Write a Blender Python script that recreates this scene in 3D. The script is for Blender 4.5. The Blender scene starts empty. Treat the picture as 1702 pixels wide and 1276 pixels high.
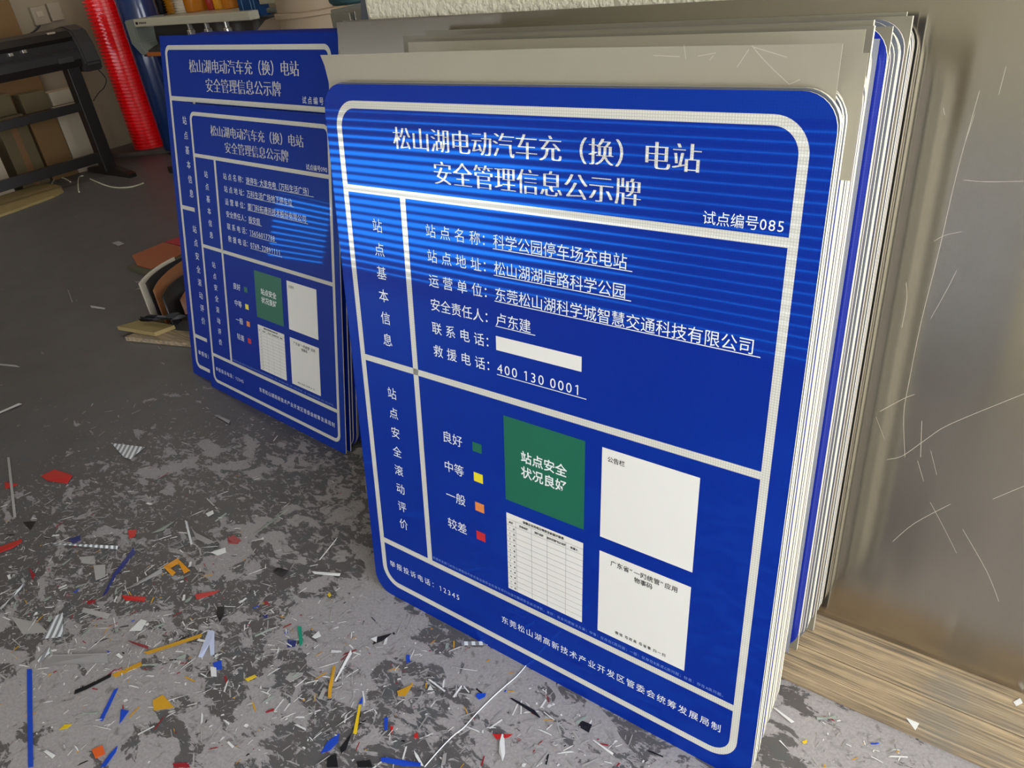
import bpy, bmesh, math, random
from math import radians as R, sin, cos, pi
from mathutils import Vector, Matrix
random.seed(7)
SC = bpy.context.scene
COL = SC.collection

# ------------------------------------------------------------------ camera, sky, exposure
FPX, W_, H_ = 1308.6, 1702.0, 1276.0
CAM = Vector((1.27306, -0.87148, 1.43348))
RIGHT = Vector((0.79173707, 0.59947227, -0.11741131))
UP = Vector((-0.22597747, 0.46599855, 0.85544113))
FWD = Vector((-0.56752674, 0.65075214, -0.50441556))
cd = bpy.data.cameras.new('camera')
cd.sensor_width = 36.0
cd.lens = FPX / W_ * 36.0
cd.clip_start = 0.02
co = bpy.data.objects.new('camera', cd)
COL.objects.link(co)
co.matrix_world = Matrix(((RIGHT.x, UP.x, -FWD.x, CAM.x), (RIGHT.y, UP.y, -FWD.y, CAM.y),
                          (RIGHT.z, UP.z, -FWD.z, CAM.z), (0, 0, 0, 1)))
SC.camera = co
SC.view_settings.view_transform = 'Standard'
SC.view_settings.look = 'None'
SC.view_settings.gamma = 1.0
SC.view_settings.use_curve_mapping = False
SC.view_settings.exposure = 0.0

world = bpy.data.worlds.new('overcast_sky')
SC.world = world
world.use_nodes = True
bgn = world.node_tree.nodes['Background']
bgn.inputs[0].default_value = (0.94, 1.0, 1.08, 1)
bgn.inputs[1].default_value = 7.0


def portal(name, loc, rot, sx, sy):
    l = bpy.data.lights.new(name, 'AREA')
    l.shape = 'RECTANGLE'
    l.size, l.size_y = sx, sy
    l.cycles.is_portal = True
    o = bpy.data.objects.new(name, l)
    COL.objects.link(o)
    o.location, o.rotation_euler = loc, rot
    return o


portal('doorway_daylight', (3.45, -1.35, 1.45), (R(90), 0, R(90)), 3.9, 2.9)
portal('shutter_daylight', (-4.0, -3.42, 0.7), (R(90), 0, 0), 4.8, 1.3)


# pixel (in the 1702x1276 photograph) -> a point on a real surface
def ray(u, v):
    return (RIGHT * ((u - 851) / FPX) - UP * ((v - 638) / FPX) + FWD).normalized()


def on_floor(u, v, z=0.0):
    d = ray(u, v)
    return CAM + d * ((z - CAM.z) / d.z)


def at_y(u, v, y):
    d = ray(u, v)
    return CAM + d * ((y - CAM.y) / d.y)


def at_x(u, v, x):
    d = ray(u, v)
    return CAM + d * ((x - CAM.x) / d.x)


def on_lean(u, v, y0, lean=R(9)):
    n = Vector((0, cos(lean), -sin(lean)))
    d = ray(u, v)
    k = n.dot(Vector((0, y0, 0)) - CAM) / n.dot(d)
    p = CAM + d * k
    return p.x, p.z / cos(lean)          # x, height along the slope


# ------------------------------------------------------------------ materials
def srgb(r, g, b):
    f = lambda c: c / 12.92 if c <= 0.04045 else ((c + 0.055) / 1.055) ** 2.4
    return (f(r / 255), f(g / 255), f(b / 255), 1)


MATS = {}


def mat(name, col, rough=0.5, metal=0.0, spec=0.5, bump=0.0, bscale=40.0, var=0.0, vscale=6.0, alpha=1.0, coat=0.0):
    m = bpy.data.materials.new(name)
    m.use_nodes = True
    nt = m.node_tree
    b = nt.nodes['Principled BSDF']
    b.inputs['Base Color'].default_value = col if len(col) == 4 else (*col, 1)
    b.inputs['Roughness'].default_value = rough
    b.inputs['Metallic'].default_value = metal
    b.inputs['Specular IOR Level'].default_value = spec
    b.inputs['Alpha'].default_value = alpha
    b.inputs['Coat Weight'].default_value = coat
    if bump or var:
        tc = nt.nodes.new('ShaderNodeTexCoord')
    if var:
        n = nt.nodes.new('ShaderNodeTexNoise')
        n.inputs['Scale'].default_value = vscale
        n.inputs['Detail'].default_value = 5
        nt.links.new(tc.outputs['Object'], n.inputs['Vector'])
        mx = nt.nodes.new('ShaderNodeMix')
        mx.data_type = 'RGBA'
        c = b.inputs['Base Color'].default_value
        mx.inputs[6].default_value = (c[0] * (1 - var), c[1] * (1 - var), c[2] * (1 - var), 1)
        mx.inputs[7].default_value = (min(1, c[0] * (1 + var)), min(1, c[1] * (1 + var)), min(1, c[2] * (1 + var)), 1)
        nt.links.new(n.outputs['Fac'], mx.inputs[0])
        nt.links.new(mx.outputs[2], b.inputs['Base Color'])
    if bump:
        n = nt.nodes.new('ShaderNodeTexNoise')
        n.inputs['Scale'].default_value = bscale
        n.inputs['Detail'].default_value = 4
        nt.links.new(tc.outputs['Object'], n.inputs['Vector'])
        bp = nt.nodes.new('ShaderNodeBump')
        bp.inputs['Strength'].default_value = bump
        bp.inputs['Distance'].default_value = 0.01
        nt.links.new(n.outputs['Fac'], bp.inputs['Height'])
        nt.links.new(bp.outputs['Normal'], b.inputs['Normal'])
    MATS[name] = m
    return m


def film_mat(name, base, tint, fac, rough, cell=0.0):
    """prismatic reflective film: a dyed diffuse layer over a mirror-like prism layer, fine honeycomb seal"""
    m = mat(name, base, 0.45, 0, 0.2)
    nt = m.node_tree
    b = nt.nodes['Principled BSDF']
    g = nt.nodes.new('ShaderNodeBsdfGlossy')
    g.inputs['Color'].default_value = tint
    g.inputs['Roughness'].default_value = rough
    mx = nt.nodes.new('ShaderNodeMixShader')
    mx.inputs[0].default_value = fac
    out = nt.nodes['Material Output']
    nt.links.new(b.outputs[0], mx.inputs[1])
    nt.links.new(g.outputs[0], mx.inputs[2])
    nt.links.new(mx.outputs[0], out.inputs[0])
    if cell:
        tc = nt.nodes.new('ShaderNodeTexCoord')
        vo = nt.nodes.new('ShaderNodeTexVoronoi')
        vo.feature = 'DISTANCE_TO_EDGE'
        vo.inputs['Scale'].default_value = 230
        vo.inputs['Randomness'].default_value = 0.15
        nt.links.new(tc.outputs['Object'], vo.inputs['Vector'])
        rp = nt.nodes.new('ShaderNodeMapRange')
        rp.inputs[1].default_value = 0.05
        rp.inputs[2].default_value = 0.16
        rp.inputs[3].default_value = cell
        rp.inputs[4].default_value = 1.0
        nt.links.new(vo.outputs['Distance'], rp.inputs[0])
        mu = nt.nodes.new('ShaderNodeMix')
        mu.data_type = 'RGBA'
        mu.blend_type = 'MULTIPLY'
        mu.inputs[0].default_value = 1
        mu.inputs[6].default_value = base
        nt.links.new(rp.outputs[0], mu.inputs[7])
        nt.links.new(mu.outputs[2], b.inputs['Base Color'])
    return m


M_BLUE = film_mat('blue_reflective_film', srgb(0, 40, 150), (0.01, 0.26, 1.0, 1), 0.125, 0.03, 0.85)
M_WHITEF = film_mat('white_reflective_film', srgb(226, 222, 210), (0.95, 0.95, 0.92, 1), 0.15, 0.04, 0.72)
M_INK = mat('white_lettering', srgb(232, 234, 232), 0.4)
M_PAPER = mat('white_print_film', srgb(228, 224, 216), 0.45, bump=0.03, bscale=60)
M_BLACKINK = mat('black_lettering', srgb(30, 30, 30), 0.5)
M_RULE = mat('grey_ruling', srgb(95, 95, 95), 0.5)
M_GREEN = mat('green_film', srgb(20, 100, 75), 0.4)
M_YELLOW = mat('yellow_film', srgb(235, 215, 40), 0.4)
M_ORANGE = mat('orange_film', srgb(225, 135, 70), 0.4)
M_RED = mat('red_film', srgb(200, 35, 45), 0.4)
M_EDGE = mat('cut_panel_edge', srgb(220, 212, 186), 0.4, 0.0, 0.5)
M_BACK = mat('panel_back', srgb(112, 115, 124), 0.35, 0.3)
M_LINER = mat('grey_liner_film', srgb(160, 152, 134), 0.3, 0.15, 0.5, bump=0.06, bscale=14, var=0.06, vscale=4)
M_ALU = mat('mill_aluminium', srgb(178, 171, 160), 0.15, 1.0, 0.5, var=0.04, vscale=3)
_nt = M_ALU.node_tree
_tv = _nt.nodes.new('ShaderNodeCombineXYZ')      # brushed along the sheet's height
_tv.inputs[0].default_value, _tv.inputs[1].default_value, _tv.inputs[2].default_value = 0, sin(R(9)), cos(R(9))
_nt.links.new(_tv.outputs[0], _nt.nodes['Principled BSDF'].inputs['Tangent'])
_nt.nodes['Principled BSDF'].inputs['Anisotropic'].default_value = 0.95
M_SCR = mat('bright_scratch', srgb(186, 176, 160), 0.5)
M_FINE = mat('pale_blue_lettering', srgb(118, 148, 214), 0.4)


# ------------------------------------------------------------------ mesh helpers
def mesh_obj(name, bm, m, parent=None, smooth=False):
    me = bpy.data.meshes.new(name)
    if smooth:
        for f in bm.faces:
            f.smooth = True
    bm.normal_update()
    bm.to_mesh(me)
    bm.free()
    for x in (m if isinstance(m, (list, tuple)) else [m]):
        me.materials.append(x)
    o = bpy.data.objects.new(name, me)
    COL.objects.link(o)
    if parent is not None:
        o.parent = parent
    return o


def tag(o, label, cat, group=None):
    o['label'] = label
    o['category'] = cat
    if group:
        o['group'] = group
    return o


def struct(o):
    o['kind'] = 'structure'
    return o


def empty(name, label, cat, loc=(0, 0, 0), rot=(0, 0, 0), group=None):
    o = bpy.data.objects.new(name, None)
    o.empty_display_size = 0.1
    COL.objects.link(o)
    o.location, o.rotation_euler = loc, rot
    return tag(o, label, cat, group)


def box(bm, x0, y0, z0, x1, y1, z1, bev=0.0, mi=0):
    vs = [bm.verts.new(p) for p in ((x0, y0, z0), (x1, y0, z0), (x1, y1, z0), (x0, y1, z0),
                                    (x0, y0, z1), (x1, y0, z1), (x1, y1, z1), (x0, y1, z1))]
    fs = []
    for q in ((0, 3, 2, 1), (4, 5, 6, 7), (0, 1, 5, 4), (1, 2, 6, 5), (2, 3, 7, 6), (3, 0, 4, 7)):
        f = bm.faces.new([vs[i] for i in q])
        f.material_index = mi
        fs.append(f)
    if bev:
        es = list({e for f in fs for e in f.edges})
        bmesh.ops.bevel(bm, geom=es, offset=bev, segments=2, affect='EDGES', profile=0.6)
    return fs


def NB():
    return bmesh.new()


def prism(bm, pts, a, b, axis='y'):
    """polygon pts (2d) extruded from a to b along the axis"""
    def P(p, t):
        return {'y': (p[0], t, p[1]), 'x': (t, p[0], p[1]), 'z': (p[0], p[1], t)}[axis]
    A = [bm.verts.new(P(p, a)) for p in pts]
    B = [bm.verts.new(P(p, b)) for p in pts]
    n = len(pts)
    bm.faces.new(A)
    bm.faces.new(B[::-1])
    for i in range(n):
        bm.faces.new((A[i], B[i], B[(i + 1) % n], A[(i + 1) % n]))
    bmesh.ops.recalc_face_normals(bm, faces=bm.faces)


def lathe(bm, prof, n=32, cx=0, cy=0, tooth=None):
    """profile [(r, z)] turned about a vertical axis"""
    rings = []
    for k, (r, z) in enumerate(prof):
        rings.append([bm.verts.new((cx + r * cos(2 * pi * i / n), cy + r * sin(2 * pi * i / n), z)) for i in range(n)])
    for a, b in zip(rings, rings[1:]):
        for i in range(n):
            bm.faces.new((a[i], a[(i + 1) % n], b[(i + 1) % n], b[i]))
    bm.faces.new(rings[0][::-1])
    bm.faces.new(rings[-1])
    return rings


def tube(bm, pts, r, n=8):
    pts = [Vector(p) for p in pts]
    rings = []
    for i, p in enumerate(pts):
        t = (pts[min(i + 1, len(pts) - 1)] - pts[max(i - 1, 0)]).normalized()
        a = t.orthogonal().normalized() if abs(t.z) > 0.95 else t.cross(Vector((0, 0, 1))).normalized()
        b = t.cross(a).normalized()
        rings.append([bm.verts.new(p + (a * cos(2 * pi * k / n) + b * sin(2 * pi * k / n)) * r) for k in range(n)])
    for x, y in zip(rings, rings[1:]):
        for k in range(n):
            bm.faces.new((x[k], x[(k + 1) % n], y[(k + 1) % n], y[k]))
    bm.faces.new(rings[0][::-1])
    bm.faces.new(rings[-1])
    bmesh.ops.recalc_face_normals(bm, faces=bm.faces)


def smoothline(pts, k=6):
    """Catmull-Rom through pts"""
    P = [Vector(p) for p in pts]
    out = []
    for i in range(len(P) - 1):
        a, b, c, d = P[max(i - 1, 0)], P[i], P[i + 1], P[min(i + 2, len(P) - 1)]
        for j in range(k):
            t = j / k
            out.append(0.5 * ((2 * b) + (c - a) * t + (2 * a - 5 * b + 4 * c - d) * t * t + (3 * b - a - 3 * c + d) * t ** 3))
    return out + [P[-1]]


def rrect(x0, z0, x1, z1, r, n=8):
    if r <= 0:
        return [(x0, z0), (x1, z0), (x1, z1), (x0, z1)]
    out = []
    for cx, cz, a0 in ((x1 - r, z0 + r, -90), (x1 - r, z1 - r, 0), (x0 + r, z1 - r, 90), (x0 + r, z0 + r, 180)):
        for i in range(n + 1):
            a = R(a0 + 90 * i / n)
            out.append((cx + r * cos(a), cz + r * sin(a)))
    return out


def panel_bm(x0, z0, x1, z1, r, t):
    """upright sheet, front face at y=0 (slot 0), cut edge (slot 1), back (slot 2)"""
    bm = NB()
    pts = rrect(x0, z0, x1, z1, r)
    A = [bm.verts.new((p[0], 0, p[1])) for p in pts]
    B = [bm.verts.new((p[0], t, p[1])) for p in pts]
    bm.faces.new(A).material_index = 0
    bm.faces.new(B[::-1]).material_index = 2
    n = len(pts)
    for i in range(n):
        bm.faces.new((A[i], B[i], B[(i + 1) % n], A[(i + 1) % n])).material_index = 1
    bmesh.ops.recalc_face_normals(bm, faces=bm.faces)
    return bm

# ------------------------------------------------------------------ the setting
def floor_material():
    m = bpy.data.materials.new('worn_painted_concrete')
    m.use_nodes = True
    nt = m.node_tree
    L = nt.links.new
    b = nt.nodes['Principled BSDF']
    tc = nt.nodes.new('ShaderNodeTexCoord')

    def noise(scale, detail, rough=0.6, dist=0.0, vec=None):
        n = nt.nodes.new('ShaderNodeTexNoise')
        n.inputs['Scale'].default_value = scale
        n.inputs['Detail'].default_value = detail
        n.inputs['Roughness'].default_value = rough
        n.inputs['Distortion'].default_value = dist
        L(vec or tc.outputs['Object'], n.inputs['Vector'])
        return n.outputs['Fac']

    def math_(op, a, c=None):
        n = nt.nodes.new('ShaderNodeMath')
        n.operation = op
        for i, x in enumerate((a, c)):
            if x is None:
                continue
            if isinstance(x, (int, float)):
                n.inputs[i].default_value = x
            else:
                L(x, n.inputs[i])
        return n.outputs[0]

    def ramp(x, lo, hi, a=0.0, c=1.0):
        n = nt.nodes.new('ShaderNodeMapRange')
        n.inputs[1].default_value, n.inputs[2].default_value = lo, hi
        n.inputs[3].default_value, n.inputs[4].default_value = a, c
        L(x, n.inputs[0])
        return n.outputs[0]

    def mixc(f, a, c):
        n = nt.nodes.new('ShaderNodeMix')
        n.data_type = 'RGBA'
        for i, x in ((0, f), (6, a), (7, c)):
            if isinstance(x, (tuple, float, int)):
                n.inputs[i].default_value = x
            else:
                L(x, n.inputs[i])
        return n.outputs[2]

    def spot(x, y, r):
        """distance from a worn place on the floor, 1 in the middle, 0 at radius r"""
        mp = nt.nodes.new('ShaderNodeMapping')
        mp.inputs['Location'].default_value = (-x / r, -y / r, 0)
        mp.inputs['Scale'].default_value = (1 / r, 1 / r, 1)
        L(tc.outputs['Object'], mp.inputs['Vector'])
        g = nt.nodes.new('ShaderNodeTexGradient')
        g.gradient_type = 'SPHERICAL'
        L(mp.outputs[0], g.inputs['Vector'])
        return g.outputs['Fac']

    st = nt.nodes.new('ShaderNodeMapping')      # scuffs run one way
    st.inputs['Rotation'].default_value = (0, 0, R(28))
    st.inputs['Scale'].default_value = (1.0, 1.7, 1)
    L(tc.outputs['Object'], st.inputs['Vector'])
    v = st.outputs[0]
    big = noise(2.3, 3, 0.5)
    mid = noise(11, 9, 0.62, 0.5, v)
    fine = noise(34, 10, 0.72, 0.8, v)
    thr = math_('ADD', math_('MULTIPLY', math_('SUBTRACT', big, 0.5), 0.45), 0.0)
    bare = None
    for x, y, r in ((-0.30, -0.64, 0.36), (-0.06, -0.70, 0.40), (-0.47, -0.62, 0.32), (-0.02, -0.08, 0.24), (-0.52, -0.12, 0.18), (2.1, -1.9, 2.3), (0.42, -0.03, 0.16), (0.60, -0.2, 0.14), (1.18, 0.10, 0.45)):  # widest spot is added out of view to brighten the long sheet's reflection
        s = spot(x, y, r)
        bare = s if bare is None else math_('MAXIMUM', bare, s)
    near = ramp(spot(0.2, -0.5, 2.3), 0.0, 0.35, -0.16, 0.0)
    lvl = math_('ADD', math_('ADD', math_('ADD', mid, thr), near), math_('MULTIPLY', bare, 0.27))
    patch = ramp(lvl, 0.56, 0.58)
    flake = ramp(math_('ADD', math_('ADD', fine, near), math_('MULTIPLY', thr, 0.6)), 0.555, 0.585)
    mask = math_('MAXIMUM', patch, flake)
    paint = mixc(noise(5, 6, 0.6), srgb(80, 74, 71), srgb(106, 102, 102))
    paint = mixc(ramp(noise(17, 5), 0.52, 0.62, 0, 0.6), paint, srgb(86, 91, 92))
    conc = mixc(noise(150, 8, 0.75), srgb(112, 107, 106), srgb(192, 185, 183))
    conc = mixc(ramp(noise(28, 6, 0.7, 0.6), 0.58, 0.66, 0, 0.75), conc, srgb(112, 106, 102))
    col = mixc(mask, paint, conc)
    L(col, b.inputs['Base Color'])
    L(ramp(mask, 0, 1, 0.42, 0.8), b.inputs['Roughness'])
    b.inputs['Specular IOR Level'].default_value = 0.35
    bp = nt.nodes.new('ShaderNodeBump')
    bp.inputs['Strength'].default_value = 0.35
    bp.inputs['Distance'].default_value = 0.004
    L(math_('SUBTRACT', math_('MULTIPLY', noise(170, 4), 0.5), math_('MULTIPLY', mask, 0.5)), bp.inputs['Height'])
    L(bp.outputs[0], b.inputs['Normal'])
    return m


M_FLOOR = floor_material()
M_PLASTER = mat('rough_cream_plaster', srgb(222, 214, 188), 0.85, bump=0.9, bscale=75, var=0.04, vscale=8)
M_WALL = mat('dull_painted_wall', srgb(150, 136, 112), 0.8, bump=0.1, bscale=30, var=0.06, vscale=2)
M_CEIL = mat('ceiling_paint', srgb(150, 145, 135), 0.9, bump=0.05)
M_SLAT = mat('shutter_slat_paint', srgb(120, 122, 125), 0.5, var=0.05)
M_PLINTH = mat('grimy_plinth', srgb(92, 78, 72), 0.7, bump=0.1, bscale=40, var=0.1)

bm = NB(); box(bm, -6.6, -3.6, -0.15, 3.6, 3.8, 0.0)
struct(mesh_obj('floor', bm, M_FLOOR))
bm = NB(); box(bm, -6.6, -3.6, 3.1, 3.6, 3.8, 3.25)
struct(mesh_obj('ceiling', bm, M_CEIL))
bm = NB(); box(bm, -6.6, -2.45, 0, -6.4, 3.8, 3.1); box(bm, -6.6, -3.6, 0, -6.4, -3.25, 3.1)
box(bm, -6.6, -3.25, 0, -6.4, -2.45, .12); box(bm, -6.6, -3.25, .85, -6.4, -2.45, 3.1)
struct(mesh_obj('wall_left', bm, M_WALL))
bm = NB(); box(bm, -6.4, 3.5, 0, 3.4, 3.7, 3.1)
struct(mesh_obj('wall_back', bm, M_WALL))
bm = NB(); box(bm, -0.385, 0.662, 0, 3.4, 0.9, 3.1, 0.012)
struct(mesh_obj('wall_right', bm, M_PLASTER))
bm = NB()
box(bm, 0.9, -3.5, 0, 3.6, -3.3, 3.1)
box(bm, -6.4, -3.5, 1.4, 0.9, -3.3, 3.1)
struct(mesh_obj('wall_front', bm, M_PLASTER))
bm = NB()
P_ = 0.064                              # unseen roller shutter: daylight between slats, gaps narrowed to fade the reflected stripes
for i in range(22):
    z = 0.0 + i * P_
    k = max(0.0, min(1.0, (z + 0.1) / 0.4, (1.30 - z) / 0.4))
    secs = [(x, P_ - max(0.003, g * k)) for x, g in ((-6.4, .034), (-3.2, .036), (-2.5, .030), (-1.7, .010), (-0.9, .003), (0.9, .003))]
    loops = []
    for x, h in secs:
        loops.append([bm.verts.new((x, yy, z + zz)) for yy, zz in ((-3.40, 0), (-3.365, .12 * h), (-3.35, .5 * h), (-3.365, .88 * h), (-3.40, h))])
    for a, b in zip(loops, loops[1:]):
        for j in range(5):
            bm.faces.new((a[j], b[j], b[(j + 1) % 5], a[(j + 1) % 5]))
    bm.faces.new(loops[0]); bm.faces.new(loops[-1][::-1])
bmesh.ops.recalc_face_normals(bm, faces=bm.faces)
struct(mesh_obj('door_1', bm, M_SLAT))
bm = NB()                               # unseen slatted vent, added for the bright streak reflected in the smaller sign
for i in range(12):
    z = 0.12 + i * 0.062
    box(bm, -6.55, -3.25, z, -6.45, -2.45, z + 0.044)
struct(mesh_obj('added_vent_1', bm, M_SLAT))
bm = NB()                               # low plinth the film rolls stand on
prism(bm, [(-6.4, 2.41), (-6.09, 2.608), (-5.665, 2.879), (-5.2, 3.16), (-5.2, 3.5), (-6.4, 3.5)], 0.0, 0.035, 'z')
struct(mesh_obj('trim_1', bm, M_PLINTH))

# ------------------------------------------------------------------ lettering
GLY = {}


def glyph(ch, off=0.0):
    k = (ch, off)
    if k not in GLY:
        if ch == '1':
            w = 0.045 + off
            GLY[k] = ([(0.29 - w, 0), (0.29 + w, 0), (0.29 + w, 0.69), (0.29 - w, 0.69), (0.12, 0.53), (0.12, 0.62), (0.29 - w, 0.60)],
                      [(0, 1, 2, 3), (4, 6, 3, 5)])
            return GLY[k]
        c = bpy.data.curves.new('glyph', 'FONT')
        c.body = ch
        c.size = 1
        c.resolution_u = 3
        c.offset = off
        o = bpy.data.objects.new('glyph', c)
        COL.objects.link(o)
        dg = bpy.context.evaluated_depsgraph_get()
        me = bpy.data.meshes.new_from_object(o.evaluated_get(dg))
        GLY[k] = ([(v.co.x, v.co.y) for v in me.vertices], [tuple(p.vertices) for p in me.polygons])
        bpy.data.objects.remove(o)
        bpy.data.curves.remove(c)
        bpy.data.meshes.remove(me)
    return GLY[k]


def adv(ch):
    if ch == ' ':
        return 0.30
    if ch in ':.,·':
        return 0.45
    return 0.58 if ord(ch) < 256 else (0.62 if ch in '“”' else 1.0)


class Ink:
    """collects glyphs and bars in sign coordinates (u right, v down, unit = border width)"""
    def __init__(s, fn):
        s.fn, s.v, s.f = fn, [], []

    def poly(s, pts, y=0.0):
        b = len(s.v)
        s.v += [s.fn(u, v, y) for u, v in pts]
        s.f.append(tuple(range(b, b + len(pts))))

    def rect(s, u0, v0, u1, v1, y=0.0):
        s.poly([(u0, v0), (u1, v0), (u1, v1), (u0, v1)], y)

    def run(s, text, u0, vc, em, pitch=None, u1=None, off=0.0, song=False, tall=1.0):
        """a line starting at u0, centred on vc; pitch = cell advance, or u1 = right end to fit"""
        k = 1.0
        if u1 is not None:
            k = (u1 - u0) / (sum(adv(c) for c in text) * em)
        u = u0
        for ch in text:
            w = adv(ch)
            if ch != ' ':
                sx = em * (min(k, 1.0) if song is False else 1.0)
                for dx, dy in ([(d * 0.018, d * 6e-6) for d in (-2, -1, 0, 1, 2)] if song else [(0, 0)]):
                    V, F = glyph(ch, -0.019 if song else off)
                    b = len(s.v)
                    s.v += [s.fn(u + (x + dx) * sx, vc - (y - 0.38) * em * tall, dy + 6e-6 * 2) for x, y in V]
                    s.f += [tuple(i + b for i in f) for f in F]
            u += (pitch if (pitch and w == 1.0) else w * em * k)
        return u

    def column(s, text, uc, v0, dv, em, off=0.0):
        for i, ch in enumerate(text):
            s.run(ch, uc - em / 2, v0 + dv * i, em, off=off)

    def make(s, name, m, parent):
        me = bpy.data.meshes.new(name)
        me.from_pydata(s.v, [], s.f)
        me.validate()
        bm = bmesh.new(); bm.from_mesh(me)
        for f in bm.faces:
            if f.normal.y > 0:
                f.normal_flip()
        bm.to_mesh(me); bm.free()
        me.materials.append(m)
        o = bpy.data.objects.new(name, me)
        COL.objects.link(o)
        o.parent = parent
        return o


HS = 1.23644            # border height in border widths
HY, MY, LY, CX = 0.175, 0.5771, 1.1034, 0.1764
BW = 0.0078             # half width of the white lines


def ring(ink, u0, v0, u1, v1, r, w, n=10):
    def loop(d):
        out = []
        rr = r - d
        for cu, cv, a0 in ((u1 - r, v0 + r, -90), (u1 - r, v1 - r, 0), (u0 + r, v1 - r, 90), (u0 + r, v0 + r, 180)):
            for i in range(n + 1):
                a = R(a0 + 90 * i / n)
                out.append((cu + rr * cos(a), cv + rr * sin(a)))
        return out
    A, B = loop(-w), loop(w)
    for i in range(len(A)):
        j = (i + 1) % len(A)
        ink.poly([A[i], A[j], B[j], B[i]])


FIELDS = ('站点名称：', '站点地址：', '运营单位：', '安全责任人：', '联系电话：', '救援电话：')


def sign(label, s, loc, rot, number, values, r_out=0.055, r_in=0.05):
    root = empty('information_sign', label, 'sign', loc, rot)
    mU, mT, mB = 0.042, 0.04, 0.045
    pan = mesh_obj('sign_panel', panel_bm(-mU * s, 0, (1 + mU) * s, (HS + mT + mB) * s, r_out * s, 0.003), [M_BLUE, M_EDGE, M_BACK], root)

    def ink(d=0.0004):
        return Ink(lambda u, v, y: (u * s, -d - y, (HS + mB - v) * s))
    k = ink(); ring(k, 0, 0, 1, HS, r_in, BW); k.make('border', M_WHITEF, root)
    for nm, q in (('heading_rule', (BW, HY - BW, 1 - BW, HY + BW)), ('middle_rule', (BW, MY - BW, 1 - BW, MY + BW)),
                  ('lower_rule', (BW, LY - BW, 1 - BW, LY + BW)), ('column_rule', (CX - BW, HY + BW, CX + BW, LY - BW))):
        k = ink(0.00042); k.rect(*q); k.make(nm, M_WHITEF, root)
    k = ink(); k.run('松山湖电动汽车充（换）电站', 0.161, 0.0615, 0.0525, pitch=0.0525, song=True, tall=0.93)
    k.run('安全管理信息公示牌', 0.268, 0.123, 0.0525, pitch=0.0525, song=True, tall=0.95)
    k.make('heading_lettering', M_WHITEF, root)
    k = ink(); k.run('试点编号' + number, 0.851, 0.151, 0.0235, u1=0.986); k.make('number_lettering', M_INK, root)
    for txt, uc, v0, dv, em in (('站点基本信息', 0.0915, 0.25, 0.0533, 0.0325), ('站点安全滚动评价', 0.0895, 0.653, 0.0529, 0.0315)):
        for i, ch in enumerate(txt):
            k = ink(); k.run(ch, uc - em / 2, v0 + dv * i, em); k.make('side_character', M_INK, root)
    for i, (lab, val) in enumerate(zip(FIELDS, values)):
        vc = 0.243 + 0.05345 * i
        k = ink()
        k.run(lab[:-1], 0.2365, vc, 0.030, pitch=0.03 if len(lab) == 6 else 0.04)
        k.run('：', 0.387, vc, 0.030)
        if val:
            asc = all(ord(c) < 256 for c in val)
            e = k.run(val, 0.418, vc, 0.0301, u1=(0.42 + 0.0174 * len(val)) if asc else None) if asc else k.run(val, 0.4175, vc, 0.0301, pitch=0.0301)
            k.rect(0.417, vc + 0.0148, e + 0.010, vc + 0.0164)
        k.make('detail_line', M_INK, root)
    if values[4] is None:
        k = ink(0.0006); k.rect(0.4175, 0.440, 0.627, 0.471)
        o = k.make('cover_strip', M_PAPER, root); o['label'] = 'blank white strip covering a number'
    for w, vc, m in (('良好', 0.7195, M_GREEN), ('中等', 0.797, M_YELLOW), ('一般', 0.876, M_ORANGE), ('较差', 0.9555, M_RED)):
        k = ink(); k.run(w, 0.2465, vc, 0.0315); o = k.make('rating_word', M_INK, root)
        k = ink(0.0005); k.rect(0.339, vc - 0.0118, 0.366, vc + 0.0118); o = k.make('rating_square', m, root)
    k = ink(0.0005); k.rect(0.431, 0.617, 0.638, 0.825); o = k.make('status_panel', M_GREEN, root)
    o['label'] = 'green square panel with white words'
    k = ink(0.0008); k.run('站点安全', 0.4755, 0.7015, 0.0299, off=0.016); k.run('状况良好', 0.4755, 0.7385, 0.0299, off=0.016)
    k.make('status_lettering', M_INK, o)
    k = ink(0.0005); k.rect(0.6775, 0.618, 0.884, 0.8255); o = k.make('notice_panel', M_PAPER, root)
    k = ink(0.0008); k.run('公告栏', 0.690, 0.640, 0.0131, off=0.012); k.make('notice_lettering', M_BLACKINK, o)
    # inspection record table
    k = ink(0.0005); k.rect(0.4315, 0.859, 0.637, 1.068); o = k.make('record_table', M_PAPER, root)
    k = ink(0.0007)
    t0, row = 0.859 + 0.0157, 0.01487
    for i in range(13):
        k.rect(0.4315, t0 + row * i - 0.0003, 0.637, t0 + row * i + 0.0003)
    cols = [0.4315 + 0.2055 * f for f in (0.127, 0.339, 0.546, 0.787)]
    for c in cols:
        k.rect(c - 0.0003, t0, c + 0.0003, 1.068)
    k.make('table_ruling', M_RULE, o)
    k = ink(0.0009)
    k.run('运营企业充电日常安全检查记录表', 0.478, 0.8675, 0.00735, off=0.03)
    for txt, c in (('月份', 0.4445), ('充电设施', 0.480), ('消防设施', 0.5225), ('其他应急物资设施', 0.5685), ('检查人', 0.615)):
        e = 0.0064
        k.run(txt, c - len(txt) * e / 2, t0 + row * 0.5, e, off=0.03)
    for i in range(12):
        n = str(i + 1)
        k.run(n, 0.4405 - 0.0016 * len(n), t0 + row * (i + 1.5), 0.0056, off=0.03)
        k.run('月', 0.4495, t0 + row * (i + 1.5), 0.0056, off=0.03)
    k.make('table_lettering', M_BLACKINK, o)
    # code panel (the code itself is left out)
    k = ink(0.0005); k.rect(0.6775, 0.860, 0.884, 1.0685); o = k.make('code_panel', M_PAPER, root)
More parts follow.
